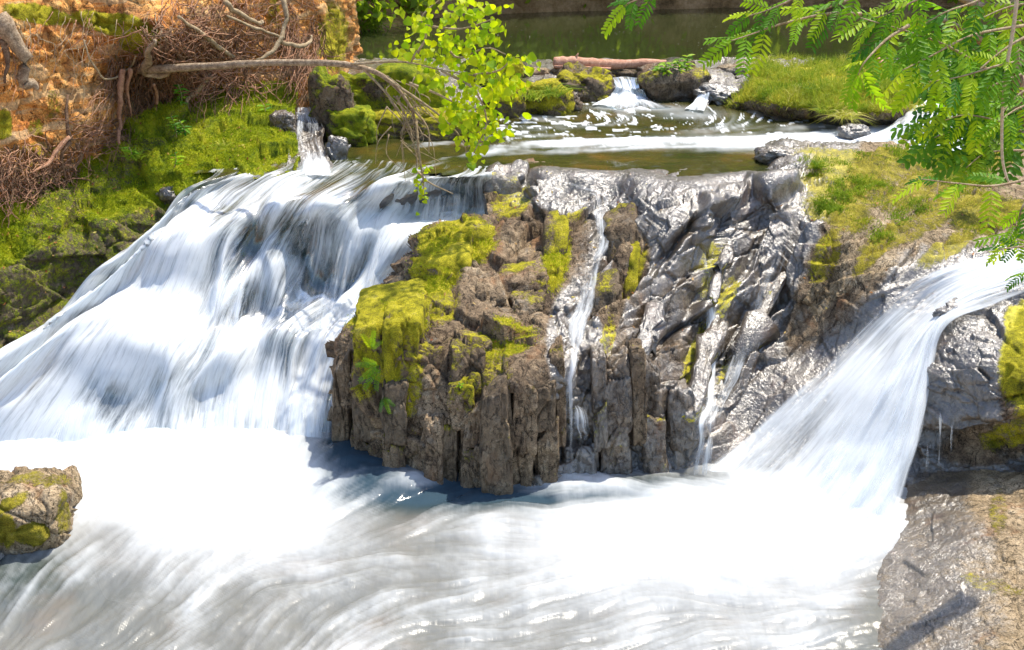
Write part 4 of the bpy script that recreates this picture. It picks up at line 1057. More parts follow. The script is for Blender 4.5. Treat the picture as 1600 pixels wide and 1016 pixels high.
RB = [(1340, 850, -.08), (1400, 800, .0), (1430, 755, .10), (1520, 740, .28), (1640, 738, .42), (1760, 738, .5), (1360, 900, -.03), (1430, 850, .12), (1520, 830, .34), (1640, 820, .5), (1760, 820, .55), (1350, 950, -.06), (1420, 930, .12), (1520, 920, .30), (1640, 920, .42), (1380, 1000, .02), (1450, 1000, .18), (1600, 1000, .36), (1760, 1000, .45), (1370, 1110, -.05), (1500, 1110, .2), (1760, 1110, .4), (1300, 900, -.3), (1300, 1000, -.3), (1310, 1110, -.3)]
build = zrelief('rock_shelf', RB, (1300, 1760, 734, 1110), 2.0, None, 431,
    lambda X, Y, N: .12 + blobs(X, Y, [(1550, 915, 60, 14, 15, .35), (1560, 800, 16, 40, 0, .4)]),
    lambda X, Y, N: sstep(1620, 1480, X) * .5 + .22 - blobs(X, Y, [(1570, 770, 60, 50, 0, .4)]), 'slab', 'flat wet rock shelf in the lower right corner of the pool', 'rock shelf',
    disp=lambda P, N, X, Y: sstep(1330, 1460, X) * (.02 * facets(P * 1.8, 441, .8, .0, .1) + .012 * facets(P * 6, 447, .9, .3, .1) + .10 * (fbm(P * 1.6, 4, 449) - .5)) + .01 * (fbm(P * 12, 3, 443) - .5))
# thin drips from the overhang
for i, (x, w) in enumerate([(1449, 7), (1468, 8), (1486, 5)]):
    zt = .80; p0 = W(x, 662, zt); Y0 = float(p0[1]) - .16
    _d = stream('water_drip', [(x + 1, 645, w * .4, .0, Y0), (x + 1, 672, w * .6, .28, Y0), (x, 715, w * .7, .22, Y0), (x - 1, 745, w * 1.1, .0, Y0)], None, 71 + i, lift=.0, nt=24, ns=6, bump=.003)
    tag(_d, ['thin drip nearest the chute under the dark overhang', 'thicker middle drip under the dark overhang', 'faint drip farthest from the chute under the dark overhang'][i], 'water drip')

# boulder in the lower left corner, with split faces
def build_corner_boulder():
    BLc = [(-160, 745, .50), (0, 735, .55), (40, 732, .56), (90, 742, .48), (112, 775, .30), (0, 780, .55), (60, 775, .50), (-160, 830, .35), (0, 830, .28), (50, 838, .20), (105, 828, .10), (0, 880, -.1), (60, 868, -.05), (112, 850, -.1), (-160, 890, -.1), (128, 790, -.15), (135, 740, -.1), (128, 860, -.4), (118, 738, .15)]
    def disp(P, N, X, Y):
        s = 0.05 * facets(P * 3.2, 455, .8, .6, .1) + .012 * facets(P * 13, 457, .8, .4, .12)
        return s + 0.03 * (fbm(P * 6, 3, 459) - .5)
    zrelief('boulder', BLc, (-160, 130, 730, 896), 2.0, None, 455,
        lambda X, Y, N: blobs(X, Y, [(50, 835, 30, 16, 0, .9), (10, 830, 16, 26, 0, .9), (10, 790, 40, 10, -25, .7), (60, 750, 60, 12, 0, .45), (100, 800, 12, 40, 0, .5)]) + .1,
        lambda X, Y, N: sstep(850, 870, Y) * .8, 'slab', 'split mossy boulder in the foam at the lower left corner', 'boulder', disp=disp)
build_corner_boulder()

# rocks and mossy blocks round the upper pool
BL = [ # x, base y, z, width, height, ratio, k, moss, wet, label
 (520, 222, UP, 66, 104, .7, 5, .75, .1, 'ledge', 'tall dark mossy block beside the narrow side stream'),
 (618, 200, UP, 160, 88, .5, 5, 1.0, 0, 'ledge', 'broad bright mossy block behind the leaning branch'),
 (548, 226, UP, 84, 58, .8, 3, 1.0, .05, 'ledge', 'round moss cushion boulder at the pool corner'),
 (660, 215, UP, 190, 36, .35, 4, .9, .05, 'rock', 'long low mossy ledge along the pool edge'),
 (800, 140, FARL, 30, 40, .8, 5, 1.0, 0, 'rock', 'upright yellow mossy stump stone by the pond'),
 (788, 184, UP, 60, 44, .8, 4, .9, .1, 'rock', 'small mossy block under the leafy sprays'),
 (850, 178, UP, 74, 44, .8, 4, .95, .15, 'rock', 'square mossy block with grass at the pool point'),
 (888, 172, UP, 40, 22, 1.0, 3, .2, .4, 'rock', 'low bare stone at the tip of the mossy point'),
 (916, 156, UP, 92, 40, .9, 2.6, .75, .25, 'rock', 'rounded grey mossy rock left of the little chute'),
 (1050, 155, UP, 104, 44, .9, 3, .6, .35, 'rock', 'flat topped rock with shrub right of the little chute'),
 (1074, 150, UP, 54, 32, .8, 3, .95, .05, 'rock', 'yellow mossy hump in front of the shrub rock'),
 (1122, 163, UP, 64, 26, .9, 2.4, .05, 1.0, 'rock', 'smooth wet dark stone washed by the current'),
 (1338, 218, UP, 46, 18, .9, 2.3, .0, 1.0, 'rock', 'small wet grey stone in the white current'),
 (1440, 212, UP, 54, 16, .9, 2.3, .0, 1.0, 'rock', 'submerged wet stone near the hanging leaves'),
 (970, 120, FARL, 90, 11, .6, 3, .45, .2, 'rock', 'flat mossy stone in front of the fallen log'),
 (842, 122, FARL, 40, 12, .8, 3, .1, .1, 'slab', 'pale tan stone left of the fallen log'),
 (880, 121, FARL, 36, 14, .8, 3, .1, .1, 'slab', 'pink tan stone below the log end'),
 (918, 119, FARL, 30, 12, .8, 3, .1, .2, 'slab', 'little pale cobble under the log'),
 (1160, 118, FARL, 70, 14, .7, 3, .2, .5, 'slab', 'pale flat stone behind the grassy island'),
 (1110, 132, FARL - .1, 60, 10, .7, 3, .1, .6, 'slab', 'low wet grey stone between shrub rock and island'),
 (1215, 255, UP, 60, 20, .9, 3, .1, .7, 'slab', 'wet lilac stone at the pool edge by the slab'),
 (440, 205, 2.5, 40, 26, .8, 3, .2, .6, 'rock', 'dark stone in the throat of the side stream'),
 (528, 262, 2.1, 34, 44, .8, 3, .4, .9, 'rock', 'wet black stone at the foot of the side stream'),
 (265, 322, 1.85, 40, 26, .9, 3, .1, .9, 'rock', 'wet black stone where moss meets the cascade'),
]
for i, (x, yb, z, w, h, ra, k, mo, we, mt, lab) in enumerate(BL):
    o = boulder('boulder' if k < 4 else 'rock_block', x, yb, z, w, h, ra, 700 + i * 7, mo, we, k, 19, mt, rz=random.uniform(-.3, .3), amp=.55)
    tag(o, lab, 'boulder' if k < 4 else 'rock')

# sill of bedrock between pond and upper pool
sillC = [(300, 60, FARL - .2), (300, 200, UP - .1), (500, 120, FARL), (500, 200, UP + .05), (700, 120, FARL + .05), (700, 190, UP), (820, 112, FARL + .02), (830, 165, UP), (920, 112, FARL + .03), (920, 150, UP + .03), (985, 115, FARL - .04), (985, 135, UP + .15), (985, 158, UP - .02), (1050, 112, FARL + .05), (1050, 150, UP + .03), (1120, 118, FARL + .02), (1120, 150, UP + .05), (1250, 112, FARL + .02), (1250, 170, UP + .05),
         (1400, 112, FARL - .02), (1400, 165, UP + .02), (1500, 118, FARL - .04), (1500, 165, UP + .02), (1800, 120, FARL), (1800, 180, UP + .0), (700, 215, UP - .2), (1000, 180, UP - .2), (1300, 200, UP - .2), (1700, 210, UP - .2), (800, 96, FARL - .15), (1000, 96, FARL - .15), (1300, 96, FARL - .15), (1700, 96, FARL - .15)]
zrelief('river_sill', sillC, (300, 1820, 92, 216), 3.0, None, 471, lambda X, Y, N: .28 + 0 * X, lambda X, Y, N: .75 + 0 * X, 'rock', disp=lambda P, N, X, Y: rockdisp(P, .38, 471, 1.6, 4.5, 10.0))[0]['kind'] = 'structure'
# grassy island
ISL = [(1120, 172, UP - .12), (1160, 178, UP - .1), (1210, 188, UP - .1), (1280, 197, UP - .1), (1390, 201, UP - .1), (1440, 192, UP - .1), (1475, 165, UP - .05), (1150, 166, UP + .06), (1215, 172, UP + .16), (1290, 180, UP + .20), (1390, 182, UP + .22), (1440, 168, UP + .20),
       (1170, 145, UP + .24), (1250, 145, UP + .33), (1350, 148, UP + .36), (1440, 145, UP + .30), (1200, 120, UP + .36), (1300, 122, UP + .40), (1400, 126, UP + .36), (1190, 102, UP + .34), (1300, 108, UP + .32), (1440, 120, UP + .26), (1480, 135, UP), (1110, 150, UP - .1), (1140, 112, UP + .1), (1300, 96, UP + .2), (1190, 94, UP + .2)]
isl, IX, IY, IP, IN, IK = zrelief('grassy_island', ISL, (1110, 1480, 92, 202), 2.0, [(1130, 172), (1165, 140), (1180, 100), (1220, 92), (1320, 96), (1440, 108), (1470, 140), (1472, 170), (1440, 196), (1380, 202), (1270, 200), (1180, 186)], 481,
    lambda X, Y, N: .35 + .7 * sstep(0.15, .6, N[..., 2]), lambda X, Y, N: sstep(180, 195, Y) * .8, 'rock', 'low island covered in yellow grass in the upper stream', 'island', amp=.5)

# little chutes between pond and pool
def chute(lines, label, seed, **kw):
    G = loft(lines, 60, 60)
    o, P, N = water_sheet('waterfall', G, None, bump=.03, lump=.05, streak=2.0, seed=seed, jitter=.9, **kw)
    R = P - N * .06; R = R + N * np.minimum(rockdisp(R, .5, 800 + seed), .02)[..., None]
    child_np('wet_rock', R.reshape(-1, 3), gridF(60, 60)[:, ::-1], M['rock'], o, {'moss': np.zeros(3600), 'wet': np.ones(3600), 'tint': np.full(3600, .4)})
    tag(o, label, 'waterfall')
chute([[(955, 122, FARL + .05, .3, .5), (962, 136, FARL - .06, .6, .1), (950, 150, UP + .06, .8, 0), (925, 164, UP + .03, .7, .3)], [(975, 120, FARL + .05, .3, .5), (980, 136, FARL - .06, .7, .1), (985, 152, UP + .06, .9, 0), (985, 168, UP + .03, .7, .3)], [(996, 122, FARL + .05, .3, .5), (1000, 138, FARL - .06, .6, 0), (1015, 152, UP + .06, .8, 0), (1050, 166, UP + .03, .7, .3)]], 'little white chute between two rocks at the back of the pool', 81)
chute([[(1090, 128, FARL, .3, .3), (1092, 142, UP + .18, .6, 0), (1085, 158, UP + .05, .8, 0), (1070, 170, UP + .02, .6, .3)], [(1108, 126, FARL, .3, .3), (1108, 142, UP + .2, .6, 0), (1105, 160, UP + .06, .7, 0), (1100, 174, UP + .02, .6, .3)]], 'small spill over the smooth wet stone', 82)
chute([[(1420, 150, FARL + .02, .8, 0), (1412, 175, UP + .20, .9, 0), (1385, 200, UP + .10, .9, 0), (1330, 220, UP + .03, .8, .1)], [(1470, 150, FARL + .03, .8, 0), (1462, 178, UP + .24, .9, 0), (1440, 205, UP + .12, .9, 0), (1400, 228, UP + .03, .9, 0)], [(1560, 158, FARL + .03, .8, 0), (1545, 185, UP + .22, .9, 0), (1530, 212, UP + .10, .9, 0), (1500, 236, UP + .02, .8, 0)]], 'white rapids sweeping round the end of the grassy island', 83)
chute([[(460, 168, 2.62, .2, 0), (452, 195, 2.50, .35, 0), (448, 216, 2.42, .5, 0), (450, 240, 2.31, .35, 0), (440, 276, 2.18, .6, 0)],
       [(474, 168, 2.62, .5, 0), (480, 195, 2.50, .75, 0), (478, 216, 2.42, .6, 0), (486, 240, 2.31, .8, 0), (486, 276, 2.18, .9, 0)],
       [(490, 168, 2.62, .2, 0), (506, 195, 2.50, .5, 0), (504, 216, 2.42, .35, 0), (514, 240, 2.31, .4, 0), (530, 276, 2.18, .6, 0)]], 'narrow side stream tumbling between the mossy ledge and blocks', 84, mat='veil', fade=.3)

# fallen log on the sill
def build_log():
    A, B = W(866, 99, FARL + .22), W(1040, 101, FARL + .18)
    n = 40; P = A + (B - A) * np.linspace(0, 1, n)[:, None]; P[:, 2] += .015 * np.sin(np.linspace(0, 9, n))
    V, F = tube(P, np.linspace(.105, .07, n), 14, 3, .12)
    o = obj_np('fallen_log', V, F, M['log']); tag(o, 'weathered pinkish fallen log lying across the back of the pool', 'log')
    t = (B - A) / np.linalg.norm(B - A)
    kn = A + (B - A) * .18
    V, F = tube([kn, kn + np.array([.03, -.02, .12]), kn + np.array([.06, -.03, .17])], [.03, .022, .012], 8, 5, .15)
    child_np('knot_stub', V, F, M['log'], o)
    V, F = tube([A + np.array([.0, -.12, -.04]), A + (B - A) * .5 + np.array([0, -.14, -.06])], [.03, .02], 8, 7, .15)
    V2, F2 = V, F
    o2 = obj_np('driftwood_stick', V2, F2, M['log']); tag(o2, 'thin driftwood stick lying against the fallen log', 'stick')
    A, B = W(1372, 90, FARL + .25), W(1394, 120, FARL + .02)
    V, F = tube([A, (A + B) / 2, B], [.02, .07, .09], 10, 9, .12)
    tag(obj_np('driftwood_stump', V, F, M['log']), 'broken orange driftwood stump behind the island', 'driftwood')
build_log()

# ================================================================== PLANTS
def blades(pos, nrm, length, width, r, lean=.45, droop=.3, tone=(0, 1)):
    n = len(pos)
    d = nrm + r.normal(0, lean, (n, 3)); d /= np.linalg.norm(d, axis=1, keepdims=True)
    s = np.cross(d, r.normal(0, 1, (n, 3))); s /= np.linalg.norm(s, axis=1, keepdims=True) + 1e-9
    L = (length * r.uniform(.5, 1.3, n))[:, None]; w = (width * r.uniform(.7, 1.3, n))[:, None]
    a = pos - s * w; b = pos + s * w
    mid = pos + d * L * .55
    tip = pos + d * L + np.array([0, 0, -1]) * L * droop + r.normal(0, .1, (n, 3)) * L
    V = np.stack([a, b, mid - s * w * .7, mid + s * w * .7, tip], 1).reshape(-1, 3)
    k = np.arange(n)[:, None] * 5
    F = np.concatenate([k + np.array([[0, 1, 3]]), k + np.array([[0, 3, 2]]), k + np.array([[2, 3, 4]])])
    T = np.repeat(r.uniform(tone[0], tone[1], n), 5)
    return V, F, T
def scatter(name, parent, P, N, mask, n, length, width, mat, seed, tone=(0, 1), lean=.5, droop=.2, clump=0.0, label=None):
    r = np.random.default_rng(seed)
    p = P.reshape(-1, 3); nn = N.reshape(-1, 3); m = np.clip(mask.ravel(), 0, None) ** 1.5
    if clump: m = m * np.clip(fbm(p * clump, 3, seed) - .42, 0, 1)
    idx = r.choice(len(p), n, p=m / m.sum())
    q = p[idx] + r.normal(0, .008, (n, 3)); up = nn[idx] * .7 + np.array([0, 0, .5])
    V, F, T = blades(q, up, length, width, r, lean, droop, (0, 1))
    t = np.repeat(np.clip(fbm(q * 4, 3, seed + 1) * 1.6 - .45, 0, 1), 5) * .6 + T * .4
    t = tone[0] + (tone[1] - tone[0]) * t
    o = child_np(name, V, F, M[mat], parent, {'tone': t}, smooth=False)
    o['kind'] = 'stuff'
    return o
scatter('moss', LX['o'], LX['P'][:-1, :-1], LX['N'][:-1, :-1], np.where(LX['keep'], LX['moss'][:-1, :-1], 0) * (np.clip(LX['N'][:-1, :-1, 2], 0, 1) + .3), 60000, .030, .004, 'mossblade', 901, (0, .9))
scatter('island_grass', isl, IP[:-1, :-1], IN[:-1, :-1], np.where(IK, np.clip(IN[:-1, :-1, 2] - .1, 0, 1), 0), 18000, .09, .0045, 'grass', 902, (.45, 1.0), .5, .25)
scatter('island_grass', isl, IP[:-1, :-1], IN[:-1, :-1], np.where(IK, np.clip(IN[:-1, :-1, 2] - .1, 0, 1), 0), 9000, .24, .004, 'grass', 903, (.1, 1.0), .5, .4, clump=3.0)
_X, _Y = np.meshgrid(np.arange(500, 1720.1, 2.0), np.arange(222, 830.1, 2.0))
_sm = blobs(_X, _Y, [(1400, 285, 150, 46, 3, .95), (1320, 275, 70, 40, 0, .95), (1310, 330, 60, 30, 20, .9), (1540, 330, 70, 30, 0, .8), (1500, 250, 100, 20, 0, .8)])
scatter('slab_moss', BEDX['rock_slab'], BEDX['P'], BEDX['N'], _sm * np.clip(BEDX['N'][..., 2], 0, 1) * np.clip(fbm(BEDX['P'] * 2.5, 4, 44) * 3 - 1.2, 0, 1), 7000, .025, .0035, 'mossblade', 904, (.0, .6))
scatter('slab_grass', BEDX['rock_slab'], BEDX['P'], BEDX['N'], blobs(_X, _Y, [(1300, 262, 50, 12, 0, .8), (1340, 300, 50, 20, 10, 1), (1300, 330, 34, 14, 40, 1), (1420, 245, 90, 10, 0, .6), (1500, 270, 60, 20, 0, .6), (1410, 345, 60, 20, -30, .5)]), 7000, .07, .004, 'grass', 905, (.1, .8), .5, .3, clump=3.0)
_om = blobs(_X, _Y, [(715, 385, 62, 30, -8, 1), (680, 430, 40, 34, -25, .95), (610, 505, 62, 34, -12, 1), (870, 400, 22, 55, 8, .95), (790, 540, 50, 28, -10, .5)])
scatter('moss', BEDX['rock_outcrop'], BEDX['P'], BEDX['N'], _om * np.clip(BEDX['N'][..., 2], 0, 1), 16000, .022, .0035, 'mossblade', 906, (.2, .9))

def tuft(x, y, z, hpx, n, seed, label, spread=.5, droop=.5, tone=(.0, .6), wid=.006, Y=None, cat='grass'):
    r = np.random.default_rng(seed)
    p = D(x, y, Y) if Y else W(x, y, z)
    L = hpx * p[1] / FPX * 1.25
    pos = p + r.normal(0, 1, (n, 3)) * np.array([L * .22, L * .22, .01])
    d = np.array([0, 0, 1]) + r.normal(0, spread, (n, 3)) * np.array([1, 1, .2])
    d /= np.linalg.norm(d, axis=1, keepdims=True)
    s = np.cross(d, r.normal(0, 1, (n, 3))); s /= np.linalg.norm(s, axis=1, keepdims=True)
    ln = L * r.uniform(.6, 1.2, n)[:, None]
    t = np.linspace(0, 1, 6)
    out = d * np.array([1, 1, 0])
    C = pos[:, None] + d[:, None] * (ln * t)[..., None] + (out[:, None] * .9 - np.array([0, 0, droop])) * (ln * t ** 2.2 * .8)[..., None]
    w = wid * (1 - t ** 2) + .0006
    V = np.stack([C - s[:, None] * w[None, :, None], C + s[:, None] * w[None, :, None]], 2).reshape(-1, 3)
    k = np.arange(n)[:, None, None] * 12 + np.arange(5)[None, :, None] * 2
    F = (k + np.array([0, 1, 3, 2])).reshape(-1, 4)
    T = np.repeat(r.uniform(tone[0], tone[1], n), 12)
    o = obj_np('grass_tuft', V, F, M['grass'], {'tone': T}, smooth=False)
    tag(o, label, cat); return o
tuft(566, 46, FARL, 46, 420, 951, 'big drooping sedge clump on the far shore', .5, .7, (.1, .6), .008)
tuft(535, 40, FARL, 30, 160, 952, 'smaller green sedge left of the big clump', .5, .5, (.0, .4), .008)
tuft(600, 30, FARL, 22, 160, 953, 'pale grass patch right of the big sedge clump', .6, .6, (.4, 1), .007)
tuft(545, 178, UP, 26, 90, 954, 'thin grass tuft beside the mossy cushion boulder', .6, .6, (.0, .5), .005)
tuft(862, 150, UP + .30, 30, 130, 955, 'fresh grass tuft on the square mossy block', .5, .6, (.1, .6), .006)
tuft(832, 156, UP + .30, 24, 80, 956, 'short grass tuft on the small mossy block', .5, .6, (.2, .7), .006)
tuft(775, 132, UP + .35, 34, 110, 957, 'wispy grass behind the leafy sprays', .5, .6, (.2, .8), .006)
tuft(1192, 106, UP + .34, 26, 120, 958, 'brownish tuft on the far corner of the island', .5, .5, (.6, 1), .006)
tuft(1318, 184, UP + .20, 26, 180, 959, 'pale grass drooping over the island front', .6, .9, (.6, 1), .006)
tuft(1290, 176, UP + .24, 20, 120, 960, 'short green tuft on the island front', .6, .7, (.2, .8), .006)
tuft(1445, 175, UP + .22, 22, 120, 961, 'dry grass fringe on the right end of the island', .6, .8, (.6, 1), .006)
tuft(1276, 262, UP + .05, 16, 90, 962, 'low grass at the pool corner of the slab', .6, .5, (.1, .6), .005)
tuft(1530, 290, UP + .12, 30, 120, 963, 'grass clump behind the hanging fern leaf', .6, .6, (.1, .7), .006)
tuft(345, 232, 2.5, 16, 60, 964, 'tiny grass tuft on the moss ledge crest', .6, .6, (.3, .9), .005)
tuft(208, 248, 2.4, 24, 26, 965, 'bright seedling grass at the ledge back', .5, .4, (.2, .5), .010)

# ---- leaves
def leaf_mesh(name, mat, fold=.18, heart=True, seed=0):
    # rounded heart-shaped blade, base at origin, tip along +X, unit length
    t = np.array([0, .12, .32, .55, .78, 1.0]); h = np.array([.10, .40, .50, .42, .22, .0]) if heart else np.array([.02, .12, .17, .16, .09, 0])
    rows = []
    for k, (a, b) in enumerate(zip(t, h)):
        zb = -.22 * a * a
        x = a - (.08 if (heart and k == 1) else 0)
        rows.append([(x, b, zb + fold * b), (a, 0, zb), (x, -b, zb + fold * b)])
    V = np.array(rows).reshape(-1, 3); F = []
    for k in range(5):
        i = k * 3
        F += [(i, i + 1, i + 4, i + 3), (i + 1, i + 2, i + 5, i + 4)]
    return make_mesh(name, V, np.array(F), mat)
def pinnate_mesh(name, mat, n=8, seed=0, wl=.30, ww=.050, droop=.30, lean=58):
    r = np.random.default_rng(seed); parts = []
    bend = r.uniform(-.12, .12)
    def rach(t): return np.array([t, bend * t * t, -droop * t * t])
    P = np.array([rach(t) for t in np.linspace(0, 1, 7)])
    V, F = tube(P, np.linspace(.010, .004, 7), 3); parts.append((V, F))
    for k in range(n):
        t = .16 + .82 * k / (n - 1)
        for sgn in (-1, 1):
            L = wl * (1 - .45 * abs(t - .45) ** 1.3 * 1.6) * r.uniform(.85, 1.12); w = ww * r.uniform(.85, 1.15)
            ang = math.radians(lean + 10 * (0.5 - t) + r.uniform(-8, 8)) * sgn
            dx, dy = math.cos(ang), math.sin(ang); dz = -.25 + r.uniform(-.2, .12)
            d = np.array([dx, dy, dz]); d /= np.linalg.norm(d); s = np.cross(d, [0, 0, 1]); s /= np.linalg.norm(s); up = np.cross(s, d)
            b = rach(t); f = .35 * w
            sec = [(0.0, .25), (.25, 1.0), (.7, 1.0), (1.0, .22)]
            Vl = []
            for (u, ws) in sec:
                c = b + d * L * u + np.array([0, 0, -.08]) * L * u * u
                Vl += [c - s * w * ws + up * f * ws, c, c + s * w * ws + up * f * ws]
            Fl = []
            for q in range(3):
                i = q * 3; Fl += [(i, i + 1, i + 4, i + 3), (i + 1, i + 2, i + 5, i + 4)]
            parts.append((np.array(Vl), np.array(Fl)))
    V, F = merge(parts)
    return make_mesh(name, V, F, mat)
def place(name, me, parent, base, tip, normal, scale_by=None, roll=0.0):
    b = Vector(base); d = Vector(tip) - b; L = d.length if scale_by is None else scale_by
    x = d.normalized(); n = Vector(normal); y = n.cross(x)
    if y.length < 1e-4: y = Vector((0, 0, 1)).cross(x)
    y.normalize(); z = x.cross(y)
    R = Matrix((x, y, z)).transposed().to_4x4()
    R = R @ Matrix.Rotation(roll, 4, 'X')
    o = bpy.data.objects.new(name, me); COL.objects.link(o)
    base0 = Vector(ORIG.get(parent.name, np.zeros(3)))
    o.parent = parent
    o.matrix_local = Matrix.Translation(b - base0) @ R @ Matrix.Diagonal((L, L, L, 1))
    return o

HEART = [leaf_mesh('heart_leaf', M['leaf_yellow'], f) for f in (.10, .25, .4)]
LANCE = [leaf_mesh('lance_leaf', M['leaf_dark'], f, False) for f in (.2, .5)]
LANCE_Y = [leaf_mesh('lance_leaf_light', M['leaf_green'], f, False) for f in (.2, .5)]

def branch_tube(name, picks, rad, parent, mat, seed, n=22, rough=.12, sides=8):
    P = smooth_path([D(x, y, Y) for x, y, Y in picks], n)
    R = np.interp(np.linspace(0, 1, n), np.linspace(0, 1, len(rad)), rad)
    V, F = tube(P, R, sides, seed, rough)
    child_np(name, V, F, M[mat], parent)
    return P

def build_leaning_branch():
    r = np.random.default_rng(77)
    t = empty('leaning_tree_branch', D(225, 112, 13.75))
    tag(t, 'bare leaning branch from the clay bank ending in yellow green round leaves', 'tree branch')
    branch_tube('branch', [(214, 106, 13.95), (240, 108, 13.6), (320, 104, 13.2), (400, 99, 12.9), (480, 98, 12.7), (545, 102, 12.5), (600, 120, 12.35), (640, 165, 12.3), (652, 215, 12.3), (650, 270, 12.3)], [.08, .052, .043, .038, .038, .035, .026, .017, .011, .005], t, 'bark', 1, 60)
    subs = [[(545, 101, 12.5), (600, 97, 12.2), (640, 98, 12.0), (690, 110, 11.8), (740, 118, 11.7)], [(566, 106, 12.45), (600, 142, 12.3), (632, 185, 12.2), (648, 212, 12.2)], [(640, 98, 12.0), (665, 60, 11.9), (660, 25, 11.9), (700, -10, 11.9)], [(660, 40, 11.9), (720, 45, 11.7), (770, 30, 11.6)],
            [(690, 110, 11.8), (740, 140, 11.6), (760, 190, 11.6), (740, 240, 11.6)], [(740, 118, 11.7), (780, 110, 11.6), (800, 90, 11.6)], [(640, 130, 12.2), (690, 150, 12.0), (730, 175, 11.9), (750, 210, 11.9)], [(650, 190, 12.3), (655, 240, 12.2), (662, 290, 12.2), (658, 312, 12.2)],
            [(640, 165, 12.3), (668, 200, 12.25), (670, 240, 12.2)], [(652, 268, 12.3), (670, 285, 12.25), (708, 303, 12.2)], [(620, 150, 12.3), (640, 200, 12.25), (655, 262, 12.25)], [(600, 120, 12.35), (680, 175, 12.1), (720, 215, 12.0), (730, 245, 12.0)], [(690, 60, 11.9), (715, 90, 11.8), (760, 75, 11.7), (790, 85, 11.7)]]
    for i, s in enumerate(subs):
        branch_tube('twig', s, [.018, .010, .005], t, 'twig', 20 + i, 18, .1, 6)
    for i in range(26):                                  # bare fine twigs of the drooping end
        x0, y0 = r.uniform(600, 660), r.uniform(115, 225)
        P = [(x0, y0, 12.3), (x0 + r.uniform(-25, 35), y0 + r.uniform(15, 40), 12.25), (x0 + r.uniform(-25, 60), y0 + r.uniform(40, 80), 12.2)]
        branch_tube('twig', P, [.008, .005, .003], t, 'twig', 60 + i, 10, .1, 5)
    # leaves in clusters
    cl = [(690, 30, 26, 14, 10), (820, 95, 10, 8, 4), (655, 35, 22, 14, 12), (735, 8, 46, 12, 22), (760, 38, 26, 16, 14), (700, 62, 40, 12, 16), (745, 55, 36, 14, 14), (690, 85, 40, 14, 16), (740, 90, 50, 18, 26), (780, 105, 26, 18, 18), (720, 125, 46, 20, 30), (765, 140, 34, 22, 24), (745, 175, 34, 20, 26), (760, 205, 30, 14, 18), (730, 160, 30, 20, 18), (795, 92, 8, 8, 4),
          (715, 195, 22, 14, 10), (738, 225, 14, 16, 8), (742, 246, 12, 8, 4), (665, 262, 8, 6, 5), (658, 300, 7, 20, 14), (630, 75, 16, 10, 5), (800, 130, 14, 12, 8)]
    small = []
    HV = np.array([v.co[:] for v in HEART[1].vertices]); HF = np.array([p.vertices[:] for p in HEART[1].polygons])
    for (cx, cy, sx, sy, n) in cl:
        for k in range(int(n * 2.6)):
            x, y = r.normal(cx, sx * .72), r.normal(cy, sy * .72)
            b = D(x, y, r.normal(11.85, .25) if cy < 255 else 12.2)
            big = k < n * .85
            L = (r.uniform(9, 17) if big else r.uniform(6, 10)) * b[1] / FPX
            if cx < 670 and cy > 250: L *= .6
            d = np.array([r.normal(0, .7), r.normal(-.2, .5), r.normal(-.7, .45)]); d /= np.linalg.norm(d)
            nm = np.array([r.normal(0, .6), -1 + r.normal(0, .5), .7 + r.normal(0, .5)])
            if big: place('leaf', HEART[int(r.integers(3))], t, b, b + d * L, nm)
            else:
                y_ = np.cross(nm, d); y_ /= np.linalg.norm(y_); z_ = np.cross(d, y_)
                small.append((b + (HV[:, :1] * d + HV[:, 1:2] * y_ + HV[:, 2:3] * z_) * L, HF))
    V, F = merge(small)
    child_np('small_leaves', V, F, M['leaf_yellow'], t)['kind'] = 'stuff'
build_leaning_branch()

